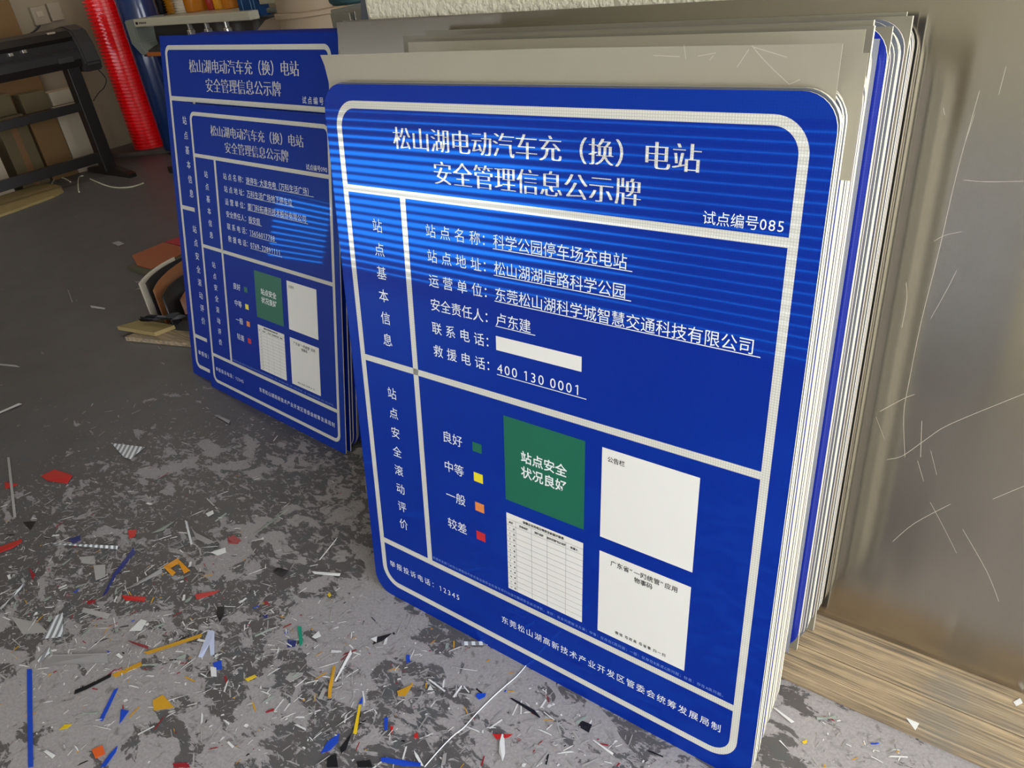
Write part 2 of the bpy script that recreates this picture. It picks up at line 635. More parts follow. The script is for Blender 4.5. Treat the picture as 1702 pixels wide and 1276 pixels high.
    k = ink(0.0008); k.run('广东省“一网统管”应用', 0.7045, 0.8795, 0.0143, u1=0.8585, off=0.012)
    k.run('物事码', 0.7605, 0.8965, 0.0141, off=0.012)
    k.make('code_lettering', M_BLACKINK, o)
    k = ink(0.0008)
    k.run('微信 粤政易 粤省事 扫一扫', 0.7215, 1.052, 0.0085, u1=0.843, off=0.012)
    k.make('code_note', M_BLACKINK, o)
    k = ink(); k.run('举报投诉电话：12345', 0.0205, 1.1725, 0.0215, u1=0.2755); k.make('footer_lettering', M_INK, root)
    k = ink(); k.run('东莞松山湖高新技术产业开发区管委会统筹发展局制', 0.406, 1.1715, 0.0222, pitch=0.02476); k.make('footer_lettering', M_INK, root)
    k = ink(); k.run('依据有关部门对松山湖电动汽车充电设施安全检查专项行动通行期间安全状况评价。良好：安全问题解决方案；中等：仅存在C类问题；一般：仅存在B类或C类问题；较差：存在A类问题。', 0.187, 1.0845, 0.0086, u1=0.976)
    k.make('fine_print', M_FINE, root)
    return root


LEAN = R(9)
S1 = 0.92
SIGN85 = ('科学公园停车场充电站', '松山湖湖岸路科学公园', '东莞松山湖科学城智慧交通科技有限公司', '卢东建', None, '400 130 0001')
SIGN90 = ('速停车·大圣充电（万科生活广场）', '万科生活广场地下停车位', '厦门科拓通讯技术股份有限公司', '殷安庭', '15656017788', '0769-22891111')
sign('big blue information sign at the front of the right stack, numbered 085', S1, (0, 0, 0.0), (-LEAN, 0, 0), '085', SIGN85)

# ------------------------------------------------------------------ right stack: sheets leaning behind the front sign
ORD = ('first second third fourth fifth sixth seventh eighth ninth tenth eleventh twelfth thirteenth fourteenth fifteenth '
       'sixteenth seventeenth eighteenth nineteenth').split()
TENS = {20: 'twent', 30: 'thirt', 40: 'fort', 50: 'fift', 60: 'sixt', 70: 'sevent'}


def ordinal(n):
    if n < 20:
        return ORD[n - 1]
    t, u = n // 10 * 10, n % 10
    return TENS[t] + 'ieth' if u == 0 else TENS[t] + 'y-' + ORD[u - 1]


def interp(tab, x):
    for (a, va), (b, vb) in zip(tab, tab[1:]):
        if x <= b:
            return va + (vb - va) * (x - a) / (b - a)
    return tab[-1][1]


M_PANELBLUE = film_mat('blue_panel_film', srgb(30, 50, 165), (0.25, 0.3, 0.9, 1), 0.2, 0.12, 0.8)
M_LINERDARK = mat('grey_protective_film', srgb(132, 126, 110), 0.28, 0.2, 0.5, bump=0.03, bscale=10, var=0.06, vscale=3)
M_CLEAR = mat('milky_clear_film', srgb(205, 205, 215), 0.2, 0, 0.5, alpha=0.35, bump=0.05, bscale=20)
M_EDGE2 = mat('grey_white_cut_edge', srgb(188, 180, 160), 0.45)
M_EDGE3 = mat('pinkish_cut_edge', srgb(206, 190, 176), 0.45)


def sheet(name, label, cat, group, y0, x0, x1, h, r, front, z=0.0, t=0.0042, edge=None):
    o = mesh_obj(name, panel_bm(x0, 0, x1, h, r, t), [front, edge or M_EDGE, M_BACK])
    o.location = (0, y0 + z * math.tan(LEAN), z)
    o.rotation_euler = (-LEAN, 0, 0)
    return tag(o, label, cat, group)


RXP = [(0, .961), (.10, .947), (.19, .936), (.285, .909), (.2951, .909), (.2952, .928), (.31, .93), (.35, .938), (.45, .94)]
y = 0.0085
n = 0
G1 = 'thin panels stacked behind the front sign'
rnd = random.Random(5)
SPECIAL = {'A': .026, 'B': .058, 'D': .214, 'E': .303, 'G': .330, 'H': .392}
pend = sorted(SPECIAL.items(), key=lambda q: q[1])
while y < 0.425:
    if pend and y >= pend[0][1] - 0.004:
        key, ys = pend.pop(0)
        ys = y
        if key == 'A':
            bm = NB()
            prism(bm, [(-.03, .02), (.943, .02), (.944, 1.267), (.5, 1.268), (-.0615, 1.264), (-.052, 1.245), (-.045, 1.215), (-.04, 1.16)], 0, 0.0015)
            o = mesh_obj('liner_film', bm, M_LINER)
            o.location, o.rotation_euler = (0, ys, 0), (-LEAN, 0, 0)
            tag(o, 'wide grey liner film standing above the top edge of the front sign', 'film sheet')
            for ln in (((1137, 74), (1140, 98)), ((1250, 76), (1275, 105), (1312, 140)), ((1086, 92), (1130, 94)), ((1160, 93), (1190, 88)),
                       ((1225, 112), (1245, 82)), ((1180, 100), (1186, 92)), ((1312, 140), (1330, 132)), ((1252, 78), (1308, 95))):
                pp = smoothline([Vector((on_lean(u, v, ys)[0], -.0004, on_lean(u, v, ys)[1])) for u, v in ln], 4)
                bm = NB()
                for a, b in zip(pp, pp[1:]):
                    d = (b - a).normalized()
                    q = Vector((-d.z, 0, d.x)) * .0006
                    bm.faces.new([bm.verts.new(p) for p in (a - q, b - q, b + q, a + q)])
                bmesh.ops.remove_doubles(bm, verts=bm.verts, dist=.0002)
                mesh_obj('crease', bm, M_SCR, o)
        elif key == 'B':
            x1, h = on_lean(1444, 88, ys)
            o = mesh_obj('liner_film', panel_bm(.02, 1.09, x1, h, 0, .0015), [M_LINER, M_LINER, M_LINER])
            o.location, o.rotation_euler = (0, ys, 0), (-LEAN, 0, 0)
            tag(o, 'grey liner film flap right of the wide liner, before the blue edged panel', 'film sheet')
        elif key == 'D':
            x1, h = on_lean(1437, 64, ys)
            sheet('liner_film', 'grey liner film whose corner tops the flap, third liner from the front sign', 'film sheet', None, ys, .0, x1, h, 0, M_LINER, 0.012, 0.0015, M_LINER)
        elif key == 'E':
            x1, h = on_lean(1461, 66, ys)
            cf = sheet('clear_film', 'milky clear film hanging over the blue strip of the set-out blue panel', 'film sheet', None, ys, .3, .917, 1.197, 0, M_CLEAR, 0.03, 0.0006, M_CLEAR)
            ys += 0.006
            root = empty('blank_sign', 'set-out blue panel whose blue right strip shows in the right stack', 'sign', (0, ys + .032 * math.tan(LEAN), 0.032), (-LEAN, 0, 0))
            mesh_obj('panel', panel_bm(-.05, 0, .93, 1.2157, .055, .0042), [M_PANELBLUE, M_EDGE, M_BACK], root)
            k = Ink(lambda u, v, yy: (-.01 + u * .90, -.0004 - yy, 1.17 - v * .92))
            ring(k, 0, 0, 1, HS, .05, BW)
            k.make('border', M_WHITEF, root)
            y = ys
        elif key == 'G':
            sheet('blank_sign', 'round cornered grey panel just behind the set-out blue panel', 'sign', None, ys, -.04, .939, 1.2157, .055, M_BACK, 0.032)
        elif key == 'H':
            x1, h = on_lean(1508, 20, ys)
            sheet('aluminium_sheet', 'square cornered aluminium sheet rising highest at the back of the right stack', 'sheet', None, ys, -.115, x1, h - 0.032, 0, M_LINERDARK, 0.032, 0.003)
        y += 0.0085
        continue
    n += 1
    onboard = y > 0.246
    TH = rnd.choice((.0045, .0058, .0072))
    x1 = interp(RXP, y) + rnd.uniform(-.0022, .0022)
    x0 = -.038 + rnd.uniform(-.006, .012)
    h = 1.2157 + rnd.uniform(-.003, .004)
    rr = .05
    fr = M_PANELBLUE if rnd.random() < .25 and y < .29 else M_BACK
    nm, cat = 'blank_sign', 'sign'
    if y > .20 and rnd.random() < .22:
        nm, cat, rr, fr = 'aluminium_sheet', 'sheet', 0.0, M_LINERDARK
        h = 1.2157 + rnd.uniform(.0, .022)
        x0 = rnd.choice((-.06, -.09, -.03))
    sheet(nm, f'{ordinal(n)} thin panel back from the front sign in the right stack', cat, G1, y, x0, x1, h - (0.008 if onboard else 0), rr, fr,
          0.032 if onboard else 0.0, TH, rnd.choice((M_EDGE, M_EDGE, M_EDGE2, M_EDGE3)))
    y += TH + rnd.choice((.0008, .0012, .0026)) if not (0.352 < y < 0.366) else 0.015

# long sheets lying on their long side against the wall
for i, (y0, x0, x1, h, lab) in enumerate((
        (.4340, -.472, 1.95, 1.241, 'long scratched aluminium sheet leaning on the plaster wall, frontmost of three'),
        (.4400, -.455, 1.93, 1.243, 'long aluminium sheet leaning on the plaster wall, middle of three'),
        (.4460, -.44, 1.96, 1.240, 'long aluminium sheet touching the plaster wall, rearmost of three'))):
    o = empty('aluminium_sheet', lab, 'sheet', (0, y0 + .032 * math.tan(LEAN), .032), (-LEAN, 0, 0))
    mesh_obj('sheet', panel_bm(x0, 0, x1, h, 0, .003), [M_ALU, M_EDGE2, M_BACK], o)
    if i == 0:
        SCRATCH = (((1628, 152), (1590, 290), (1560, 420), (1530, 540), (1510, 640), (1502, 690), (1504, 760)),
                   ((1601, 300), (1640, 303), (1702, 302)), ((1552, 402), (1570, 392), (1597, 386)),
                   ((1475, 764), (1500, 758), (1540, 730), (1580, 705), (1702, 655)), ((1463, 684), (1500, 664), (1520, 656)),
                   ((1620, 190), (1600, 250)), ((1672, 112), (1660, 158)), ((1506, 470), (1507, 500), (1499, 545)),
                   ((1525, 766), (1535, 800)), ((1546, 835), (1570, 880), (1590, 920)), ((1547, 750), (1557, 790)),
                   ((1484, 900), (1520, 870), (1580, 838)), ((1568, 180), (1570, 192)), ((1456, 694), (1470, 730)),
                   ((1590, 450), (1575, 480), (1547, 530)), ((1532, 700), (1530, 760)), ((1650, 830), (1702, 808)), ((1600, 880), (1640, 950), (1660, 1000)))
        for ln in SCRATCH:
            pp = []
            for u, v in ln:
                x, hh = on_lean(u, v, y0)
                pp.append(Vector((x, 0, hh - .031 / cos(LEAN))))
            pp = smoothline(pp, 4)
            w = 0.00022 + 0.0002 * rnd.random()
            bm = NB()
            for a, b in zip(pp, pp[1:]):
                d = (b - a).normalized()
                q = Vector((-d.z, 0, d.x)) * w
                bm.faces.new([bm.verts.new(p + Vector((0, -.0003, 0))) for p in (a - q, b - q, b + q, a + q)])
            bmesh.ops.remove_doubles(bm, verts=bm.verts, dist=.0001)
            mesh_obj('scratch', bm, M_SCR, o)


def wood_material():
    m = mat('weathered_wood', srgb(150, 130, 100), 0.75)
    nt = m.node_tree
    b = nt.nodes['Principled BSDF']
    tc = nt.nodes.new('ShaderNodeTexCoord')
    mp = nt.nodes.new('ShaderNodeMapping')
    mp.inputs['Scale'].default_value = (1.6, 62, 40)
    nt.links.new(tc.outputs['Object'], mp.inputs['Vector'])
    no = nt.nodes.new('ShaderNodeTexNoise')
    no.inputs['Scale'].default_value = 3
    no.inputs['Detail'].default_value = 9
    no.inputs['Roughness'].default_value = 0.7
    nt.links.new(mp.outputs[0], no.inputs['Vector'])
    cr = nt.nodes.new('ShaderNodeValToRGB')
    cr.color_ramp.elements[0].position = 0.36
    cr.color_ramp.elements[0].color = srgb(104, 92, 76)
    cr.color_ramp.elements[1].position = 0.66
    cr.color_ramp.elements[1].color = srgb(194, 170, 134)
    e = cr.color_ramp.elements.new(0.5)
    e.color = srgb(154, 133, 104)
    nt.links.new(no.outputs['Fac'], cr.inputs[0])
    n2 = nt.nodes.new('ShaderNodeTexNoise')
    n2.inputs['Scale'].default_value = 7
    n2.inputs['Detail'].default_value = 5
    nt.links.new(tc.outputs['Object'], n2.inputs['Vector'])
    rp = nt.nodes.new('ShaderNodeMapRange')
    rp.inputs[1].default_value, rp.inputs[2].default_value = 0.5, 0.68
    rp.inputs[4].default_value = 0.55
    nt.links.new(n2.outputs['Fac'], rp.inputs[0])
    mx = nt.nodes.new('ShaderNodeMix')
    mx.data_type = 'RGBA'
    mx.inputs[7].default_value = srgb(120, 118, 108)
    nt.links.new(rp.outputs[0], mx.inputs[0])
    nt.links.new(cr.outputs[0], mx.inputs[6])
    nt.links.new(mx.outputs[2], b.inputs['Base Color'])
    bp = nt.nodes.new('ShaderNodeBump')
    bp.inputs['Strength'].default_value = 0.4
    bp.inputs['Distance'].default_value = 0.003
    nt.links.new(no.outputs['Fac'], bp.inputs['Height'])
    nt.links.new(bp.outputs[0], b.inputs['Normal'])
    return m


M_WOOD = wood_material()
for nm, ya, yb, lab in (('front', .259, .337, 'weathered wooden plank on the floor under the sheets, nearer the camera'),
                        ('rear', .339, .462, 'weathered wooden plank on the floor directly under the long aluminium sheets')):
    bm = NB()
    box(bm, -.35, 0, 0, 2.1, yb - ya, .030, .002)
    o = mesh_obj('wooden_plank', bm, M_WOOD)
    o.location = (0, ya, 0)
    tag(o, lab, 'plank')

# ------------------------------------------------------------------ second stack, further left
YAW2, LEAN2 = R(-4.2), R(13.85)
sign('smaller blue information sign at the front of the left stack, numbered 090', 0.7948, (-1.3908, 0.431, 0.001), (-LEAN2, 0, YAW2), '090', SIGN90, 0.012, 0.03)
sign('larger blue sign rising above and behind the smaller one, mostly covered', 0.9566, (-1.5577, 0.4622, 0.001), (-LEAN2, 0, YAW2), '0', ('',) * 6, 0.006, 0.026)
bk = Vector((sin(-YAW2), cos(YAW2), 0))
ax = Vector((cos(YAW2), sin(YAW2), 0))
M_DARKEDGE = mat('blue_grey_cut_edge', srgb(96, 104, 130), 0.45)
base2 = Vector((-1.5577, 0.4622, 0))
d2 = 0.0
for i in range(9):
    d2 += rnd.choice((.012, .016, .02))
    xr = .9566 * 1.042 + rnd.uniform(-.004, .004) + (0.022 if i == 6 else 0)
    tall = i == 6
    o = mesh_obj('metal_strip' if tall else 'blank_sign', panel_bm(xr - .045 if tall else -.03, 0, xr, 1.33 if tall else 1.255, 0 if tall else .05, .004),
                 [M_BACK if tall else M_PANELBLUE, M_EDGE if tall else rnd.choice((M_DARKEDGE, M_EDGE2)), M_BACK])
    o.location = base2 + bk * d2
    o.rotation_euler = (-LEAN2, 0, YAW2)
    if tall:
        tag(o, 'narrow pale metal strip standing taller than the blue signs of the left stack', 'strip')
    else:
        tag(o, f'{ordinal(i + 1)} thin panel behind the two blue signs of the left stack', 'sign', 'thin panels behind the left signs')

# ------------------------------------------------------------------ the back of the workshop
M_BLK = mat('black_plastic', srgb(34, 29, 27), 0.35)
M_BLK2 = mat('dark_grey_plastic', srgb(52, 48, 47), 0.4)
M_GREYP = mat('grey_green_plastic', srgb(118, 122, 112), 0.45)
M_RAIL = mat('pale_grey_rail', srgb(176, 170, 148), 0.4)
M_CHROME = mat('bright_metal', srgb(220, 215, 205), 0.2, 0.9)
M_CARD = mat('brown_cardboard', srgb(116, 86, 48), 0.8, bump=0.05, bscale=30, var=0.06, vscale=5)
M_CARD2 = mat('dull_cardboard', srgb(96, 82, 54), 0.8, bump=0.05, bscale=30, var=0.08, vscale=5)
M_WCARD = mat('white_carton', srgb(176, 160, 136), 0.7)
M_TAPE = mat('carton_tape', srgb(120, 84, 48), 0.4)
M_OUT = mat('outlet_plastic', srgb(158, 146, 124), 0.5)
M_BLUEST = mat('blue_painted_steel', srgb(28, 68, 120), 0.35, 0.1)
M_BLUEST2 = mat('light_blue_steel_lip', srgb(110, 150, 190), 0.4)
M_DUCT = mat('tan_flexible_duct', srgb(150, 128, 100), 0.6)
M_SACK = mat('brown_sack', srgb(128, 110, 90), 0.8, bump=0.2, bscale=18)
M_CAB = mat('pale_grey_steel', srgb(160, 154, 140), 0.45)
M_TEAL = mat('teal_plastic', srgb(70, 100, 104), 0.4)
M_PLY = mat('yellowish_plywood', srgb(150, 130, 82), 0.75, bump=0.05, var=0.12, vscale=5)
M_STRING = mat('pale_string', srgb(190, 190, 160), 0.7)

# film cutter on legs at far left (its long side runs away from the camera)
p = empty('vinyl_cutter', 'black wide film cutter on a legged stand by the left wall', 'cutter', (-5.55, 2.2, 0))
ox, oy = -5.55, 2.2


def bxp(name, x0, y0, z0, x1, y1, z1, m, parent, bev=0.0):
    bm = NB()
    box(bm, x0 - ox, y0 - oy, z0, x1 - ox, y1 - oy, z1, bev)
    return mesh_obj(name, bm, m, parent)


bm = NB()
prism(bm, [(-.22, .86), (.07, .845), (.09, .90), (.085, .955), (.05, .97), (.05, 1.03), (.075, 1.06), (.03, 1.105), (-.05, 1.125), (-.2, 1.11), (-.24, 1.02)], .75 - oy, 2.3 - oy)
body = mesh_obj('body', bm, M_BLK, p)
bm = NB()
prism(bm, [(-.23, .84), (-.05, .80), (.12, .80), (.135, .86), (.11, 1.0), (.06, 1.10), (-.05, 1.135), (-.21, 1.12), (-.25, 1.02)], 2.3 - oy, 2.43 - oy)
bmesh.ops.bevel(bm, geom=bm.edges[:], offset=.012, segments=2, affect='EDGES')
mesh_obj('end_cap', bm, M_BLK2, p)
bm = NB(); prism(bm, [(.048, .958), (.088, .955), (.092, .968), (.052, .974)], .75 - oy, 2.3 - oy)
mesh_obj('feed_bed', bm, M_BLK2, p)
for yy, zz in ((1.60, 1.005), (1.82, 1.015), (1.92, 1.02)):
    bm = NB(); box(bm, .05, yy - oy - .016, zz - .012, .068, yy - oy + .016, zz + .012, .003)
    mesh_obj('pinch_roller', bm, M_CHROME, p)
bm = NB(); box(bm, .018, 2.17 - oy - .03, 1.098, .045, 2.17 - oy + .03, 1.112, .003)
mesh_obj('lamp_plate', bm, M_OUT, p)
bm = NB(); box(bm, .078, 2.12 - oy, .89, .094, 2.24 - oy, .93, .002)
mesh_obj('control_panel', bm, M_BLK2, p)
for yy in (.85, 2.19):
    bm = NB(); box(bm, -.06, yy - oy, .03, .035, yy - oy + .10, .85, .006)
    mesh_obj('leg', bm, M_BLK, p)
    bm = NB()
    prism(bm, [(-.34, .0), (.36, .0), (.36, .03), (.3, .045), (.05, .075), (-.05, .075), (-.3, .045), (-.34, .03)], yy - oy + .02, yy - oy + .08)
    mesh_obj('foot', bm, M_BLK, p)
for z0, z1 in ((.525, .59), (.115, .195)):
    bm = NB(); box(bm, -.02, .93 - oy, z0, .02, 2.2 - oy, z1, .003)
    mesh_obj('crossbar', bm, M_BLK, p)
bm = NB()
tube(bm, smoothline([(.09, 2.40 - oy, .80), (.08, 2.44 - oy, .72), (.06, 2.41 - oy, .66), (.03, 2.37 - oy, .63), (.03, 2.3 - oy, .58)]), .004, 6)
mesh_obj('cable', bm, M_BLK, p)


def carton(label, m, x0, u0, u1, z0, z1, depth, tape=True, name='cardboard_box', vref=230):
    """carton whose face towards the room stands at x0, between pixel columns u0 and u1 read at row vref"""
    ya, yb = at_x(u0, vref, x0).y, at_x(u1, vref, x0).y
    r = empty(name, label, 'box', (x0 - depth / 2, (ya + yb) / 2, z0))
    hy, hz = (yb - ya) / 2, z1 - z0
    bm = NB(); box(bm, -depth / 2, -hy, 0, depth / 2, hy, hz, .006)
    mesh_obj('carton', bm, m, r)
    if tape:
        bm = NB()
        box(bm, depth / 2, -.025, .01, depth / 2 + .0012, .025, hz - .01)
        mesh_obj('tape', bm, M_TAPE, r)
    return r


carton('olive brown cardboard box under the cutter, left of the reddish one', M_CARD2, -5.95, 3, 55, 0, .56, .19)
carton('reddish brown cardboard box under the cutter, between white carton and olive box', M_CARD, -5.95, 60, 108, 0, .54, .19, False)
carton('tall white carton under the right end of the cutter', M_WCARD, -5.95, 109, 152, 0, .55, .19, False, 'white_carton')
carton('pale end of a white carton at the bottom left corner under the cutter', M_WCARD, -5.93, -52, 0, 0, .40, .19, False, 'white_carton', 260)
carton('dull brown box on top of the olive box under the cutter', M_CARD2, -5.99, -15, 28, .562, .72, .15, False, 'cardboard_box', 185)
carton('flat olive box on top of the reddish box under the cutter', M_CARD2, -5.98, 38, 84, .542, .69, .15, False, 'cardboard_box', 175)
carton('flat white carton on top of the tall white one', M_WCARD, -5.97, 88, 136, .552, .66, .15, False, 'white_carton', 172)
carton('tall brown cardboard box rising above the cutter at the left edge', M_CARD, -6.17, -95, 31, 0, 1.36, .14, False, 'cardboard_box', 40)

q = at_x(77, 24, -6.39)
o = empty('power_outlet', 'pale wall outlet box with a drooping cable on the left wall', 'outlet', (-6.4, q.y, q.z))
bm = NB(); box(bm, 0, -.13, -.07, .05, .0, .07, .008); mesh_obj('socket_box', bm, M_OUT, o)
bm = NB(); box(bm, 0, .02, -.06, .04, .13, .08, .008); mesh_obj('switch_box', bm, M_OUT, o)
bm = NB(); box(bm, .048, -.10, -.01, .055, -.04, .035, .004); mesh_obj('socket_face', bm, M_WCARD, o)
bm = NB(); tube(bm, smoothline([(.03, -.08, -.06), (.04, -.2, -.12), (.03, -.45, -.14), (.03, -.7, -.22)]), .008, 6); mesh_obj('cable', bm, M_BLK2, o)

# film rolls
def roll(name, label, m, core, cx, cy, r, z0, z1, teeth=0, group=None):
    """roll of film; teeth = tight ribs of the wound edge"""
    o = empty(name, label, 'roll', (cx, cy, z0))
    bm = NB()
    if teeth:
        prof = []
        k = int((z1 - z0) / teeth)
        for i in range(k):
            z = i * teeth
            prof += [(r, z), (r, z + teeth * .45), (r * .86, z + teeth * .55), (r * .86, z + teeth * .95)]
        prof += [(r, z1 - z0)]
    else:
        prof = [(r * .97, 0), (r, .01), (r, z1 - z0 - .01), (r * .97, z1 - z0)]
    lathe(bm, prof, 40)
    mesh_obj('film', bm, m, o, True if not teeth else False)
    bm = NB(); lathe(bm, [(r * .28, z1 - z0 - .05), (r * .28, z1 - z0 + .02), (r * .22, z1 - z0 + .021)], 20)
    mesh_obj('core', bm, core, o)
    return o


M_CORE = mat('cardboard_core', srgb(160, 130, 90), 0.8)
M_REDROLL = mat('bright_red_film_roll', srgb(255, 14, 22), 0.28, 0, 0.5, coat=0.4)
M_BLUEROLL = mat('dark_blue_film_roll', srgb(22, 46, 92), 0.22, 0, 0.5, coat=0.5)
M_BRNROLL = mat('orange_brown_film_roll', srgb(172, 92, 34), 0.25, coat=0.4)
M_BLKROLL = mat('black_film_roll', srgb(28, 28, 36), 0.2, coat=0.5)
M_YELROLL = mat('golden_yellow_film_roll', srgb(240, 168, 30), 0.4)
M_WHTROLL = mat('cream_film_roll', srgb(240, 230, 210), 0.5)
M_AMBROLL = mat('amber_film_roll', srgb(196, 118, 20), 0.25, coat=0.5)
M_DREDROLL = mat('brick_red_film_roll', srgb(180, 50, 30), 0.25, coat=0.4)
M_MAGROLL = mat('magenta_film_roll', srgb(150, 40, 80), 0.3, coat=0.3)
roll('film_roll', 'tall bright red ribbed film roll standing in the back corner', M_REDROLL, M_CORE, -6.02, 2.93, .172, .036, 1.52, .029)
roll('film_roll', 'dark blue glossy film roll standing right beside the red roll', M_BLUEROLL, M_CORE, -5.57, 2.95, .155, .036, 1.55)
roll('film_roll', 'second dark blue roll standing half hidden behind the left sign stack', M_BLUEROLL, M_CORE, -5.2, 3.0, .16, 0.0, .9)

# storage rack behind: post, shelf and the rolls standing on the shelf
RX = (at_y(393, 0, 3.05).x + at_y(428, 0, 3.05).x) / 2
o = empty('storage_rack', 'blue steel storage rack post and shelf behind the left sign stack', 'rack', (RX, 3.05, 0))
bm = NB()
prism(bm, [(-.122, 0), (-.122, .09), (-.112, .09), (-.112, .012), (.035, .012), (.035, .03), (.055, .03), (.055, .012), (.112, .012), (.112, .09), (.122, .09), (.122, 0)], 0, 2.3, 'z')
mesh_obj('post', bm, M_BLUEST, o)
bm = NB(); box(bm, -.075, -.002, 0, -.068, 0, 2.3); box(bm, .03, -.002, 0, .037, 0, 2.3); box(bm, .07, -.002, 0, .075, 0, 2.3)
mesh_obj('post_lip', bm, M_BLUEST2, o)
bm = NB(); box(bm, -6.30 - RX, .06, 1.055, 1.3, .43, 1.085, .003)
mesh_obj('shelf', bm, M_RAIL, o)
bm = NB(); box(bm, .14, .0, 1.12, .75, .05, 1.165, .003)
mesh_obj('beam', bm, M_RAIL, o)
for x in (-6.37 - RX, 1.22):
    bm = NB(); box(bm, x, .36, 0, x + .06, .42, 2.3); mesh_obj('post', bm, M_BLUEST, o)


def shelf_roll(u0, u1, m, label, teeth=0, z1=1.55):
    a, b = at_y(u0, 20, 3.34), at_y(u1, 20, 3.34)
    r = (b.x - a.x) / 2 * .96
    roll('film_roll', label, m, M_CORE, (a.x + b.x) / 2, 3.34, r, 1.086, z1, teeth)


shelf_roll(237, 252, M_BRNROLL, 'orange brown film roll at the left end of the rack shelf')
shelf_roll(254, 282, M_BLKROLL, 'thick black film roll on the rack shelf beside the orange brown one')
shelf_roll(283, 298, M_YELROLL, 'golden yellow ribbed film roll between the black and cream rolls', .02)
shelf_roll(299, 318, M_WHTROLL, 'cream ribbed film roll on the rack shelf', .02)
shelf_roll(320, 348, M_AMBROLL, 'wide amber film roll on the rack shelf right of the cream roll')
shelf_roll(350, 361, M_DREDROLL, 'thin brick red film roll on the rack shelf')
shelf_roll(363, 376, M_YELROLL, 'glossy gold film roll just left of the blue post, before the amber one')
shelf_roll(378, 395, M_AMBROLL, 'amber film roll touching the blue rack post')
shelf_roll(430, 445, M_MAGROLL, 'magenta film roll just right of the blue rack post')

# second cutter with a pale rail, in front of the shelf
o = empty('sign_plotter', 'grey plotter with a pale top rail before the film rolls', 'plotter', (-4.3, 2.62, 0))
bm = NB(); box(bm, -.74, -.03, 1.068, .72, .05, 1.122, .006)
mesh_obj('top_rail', bm, M_RAIL, o)
bm = NB(); box(bm, -.715, -.0315, 1.085, -.685, -.03, 1.103); rail_mark = mesh_obj('rail_mark', bm, M_BLKROLL, o)
bm = NB()
for i in range(5):
    box(bm, -.668 + i * .022, -.0315, 1.088, -.655 + i * .022, -.03, 1.1)
mesh_obj('rail_lettering', bm, M_BLK2, o)
bm = NB()
prism(bm, [(-.86, 1.118), (-.735, 1.118), (-.735, .955), (-.655, .868), (-.76, .865), (-.86, .95)], -.04, .24)
bmesh.ops.bevel(bm, geom=bm.edges[:], offset=.008, segments=2, affect='EDGES')
mesh_obj('end_housing', bm, M_GREYP, o)
bm = NB()
prism(bm, [(-.04, .858), (.24, .858), (.24, 1.068), (.12, 1.068), (.1, .93), (-.02, .90)], -.735, .72, 'x')
mesh_obj('body', bm, M_BLK, o)
bm = NB(); box(bm, -.66, -.055, .862, .72, -.038, .89, .004)
mesh_obj('front_strip', bm, M_BRNROLL, o).__setitem__('label', 'reddish front strip')
for u in (317, 346, 379):
    a = at_y(u, 47, 2.62)
    bm = NB(); box(bm, a.x + 4.3 - .022, -.025, .985, a.x + 4.3 + .022, .02, 1.03, .008)
    box(bm, a.x + 4.3 - .01, -.018, 1.028, a.x + 4.3 + .01, .012, 1.07, .003)
    mesh_obj('pinch_roller', bm, M_CHROME, o)
for x in (-.62, .62):
    bm = NB(); box(bm, x - .04, .06, 0, x + .04, .14, .86, .006); box(bm, x - .04, -.2, 0, x + .04, .23, .05, .01)
    mesh_obj('leg', bm, M_BLK, o)

# right of the post: flexible duct, sack, clamp, cabinet, bucket
a, b = at_y(483, 20, 2.2), at_y(553, 20, 2.2)
o = empty('flexible_duct', 'tan corrugated flexible duct rising behind the left stack', 'duct', ((a.x + b.x) / 2, 2.2, 0))
r0 = (b.x - a.x) / 2
bm = NB()
prof = [(r0 * 1.12, 0), (r0 * 1.12, .9)]
for i in range(70):
    z = .9 + i * .012
    k = 1.0 + .12 * max(0, 1 - i / 14)
    prof += [(r0 * k, z), (r0 * k * 1.035, z + .006)]
lathe(bm, prof, 40)
mesh_obj('hose', bm, M_DUCT, o, True)
bm = NB(); lathe(bm, [(r0 * 1.1, 1.12), (r0 * 1.13, 1.125), (r0 * 1.13, 1.145), (r0 * 1.1, 1.15)], 40)
mesh_obj('clamp_band', bm, M_DUCT, o)
a = at_y(462, 50, 2.4)
bm = NB()
lathe(bm, [(.12, 0), (.17, .04), (.18, .3), (.185, .7), (.175, .95), (.15, 1.04), (.10, 1.085), (.04, 1.095)], 24)
for vtx in bm.verts:
    vtx.co += Vector((.012 * sin(9 * vtx.co.z + 3 * vtx.co.y * 9), .012 * cos(7 * vtx.co.z), 0))
o = mesh_obj('tall_sack', bm, M_SACK, None, True)
o.location = (a.x - .02, 2.45, 0)
tag(o, 'brown sack slumped against the tan duct', 'sack')
a = at_y(468, 25, 2.9)
o = empty('rail_clamp', 'small pale metal clamp on bars between the blue post and the duct', 'clamp', (a.x, 2.96, 0))
bm = NB(); box(bm, -.06, -.04, 1.0, .06, .04, 1.13, .01); mesh_obj('clamp_body', bm, M_GREYP, o)
bm = NB(); lathe(bm, [(.018, 1.04), (.018, 1.09)], 12, 0, -.045); mesh_obj('screw', bm, M_CHROME, o)
for z in (.98, 1.03, 1.08):
    bm = NB(); box(bm, -.2, -.02, z, .3, .0, z + .022); mesh_obj('bar', bm, M_GREYP, o)
bm = NB(); box(bm, -.03, -.03, 0, .03, .03, 1.0); mesh_obj('stand', bm, M_BLK, o)

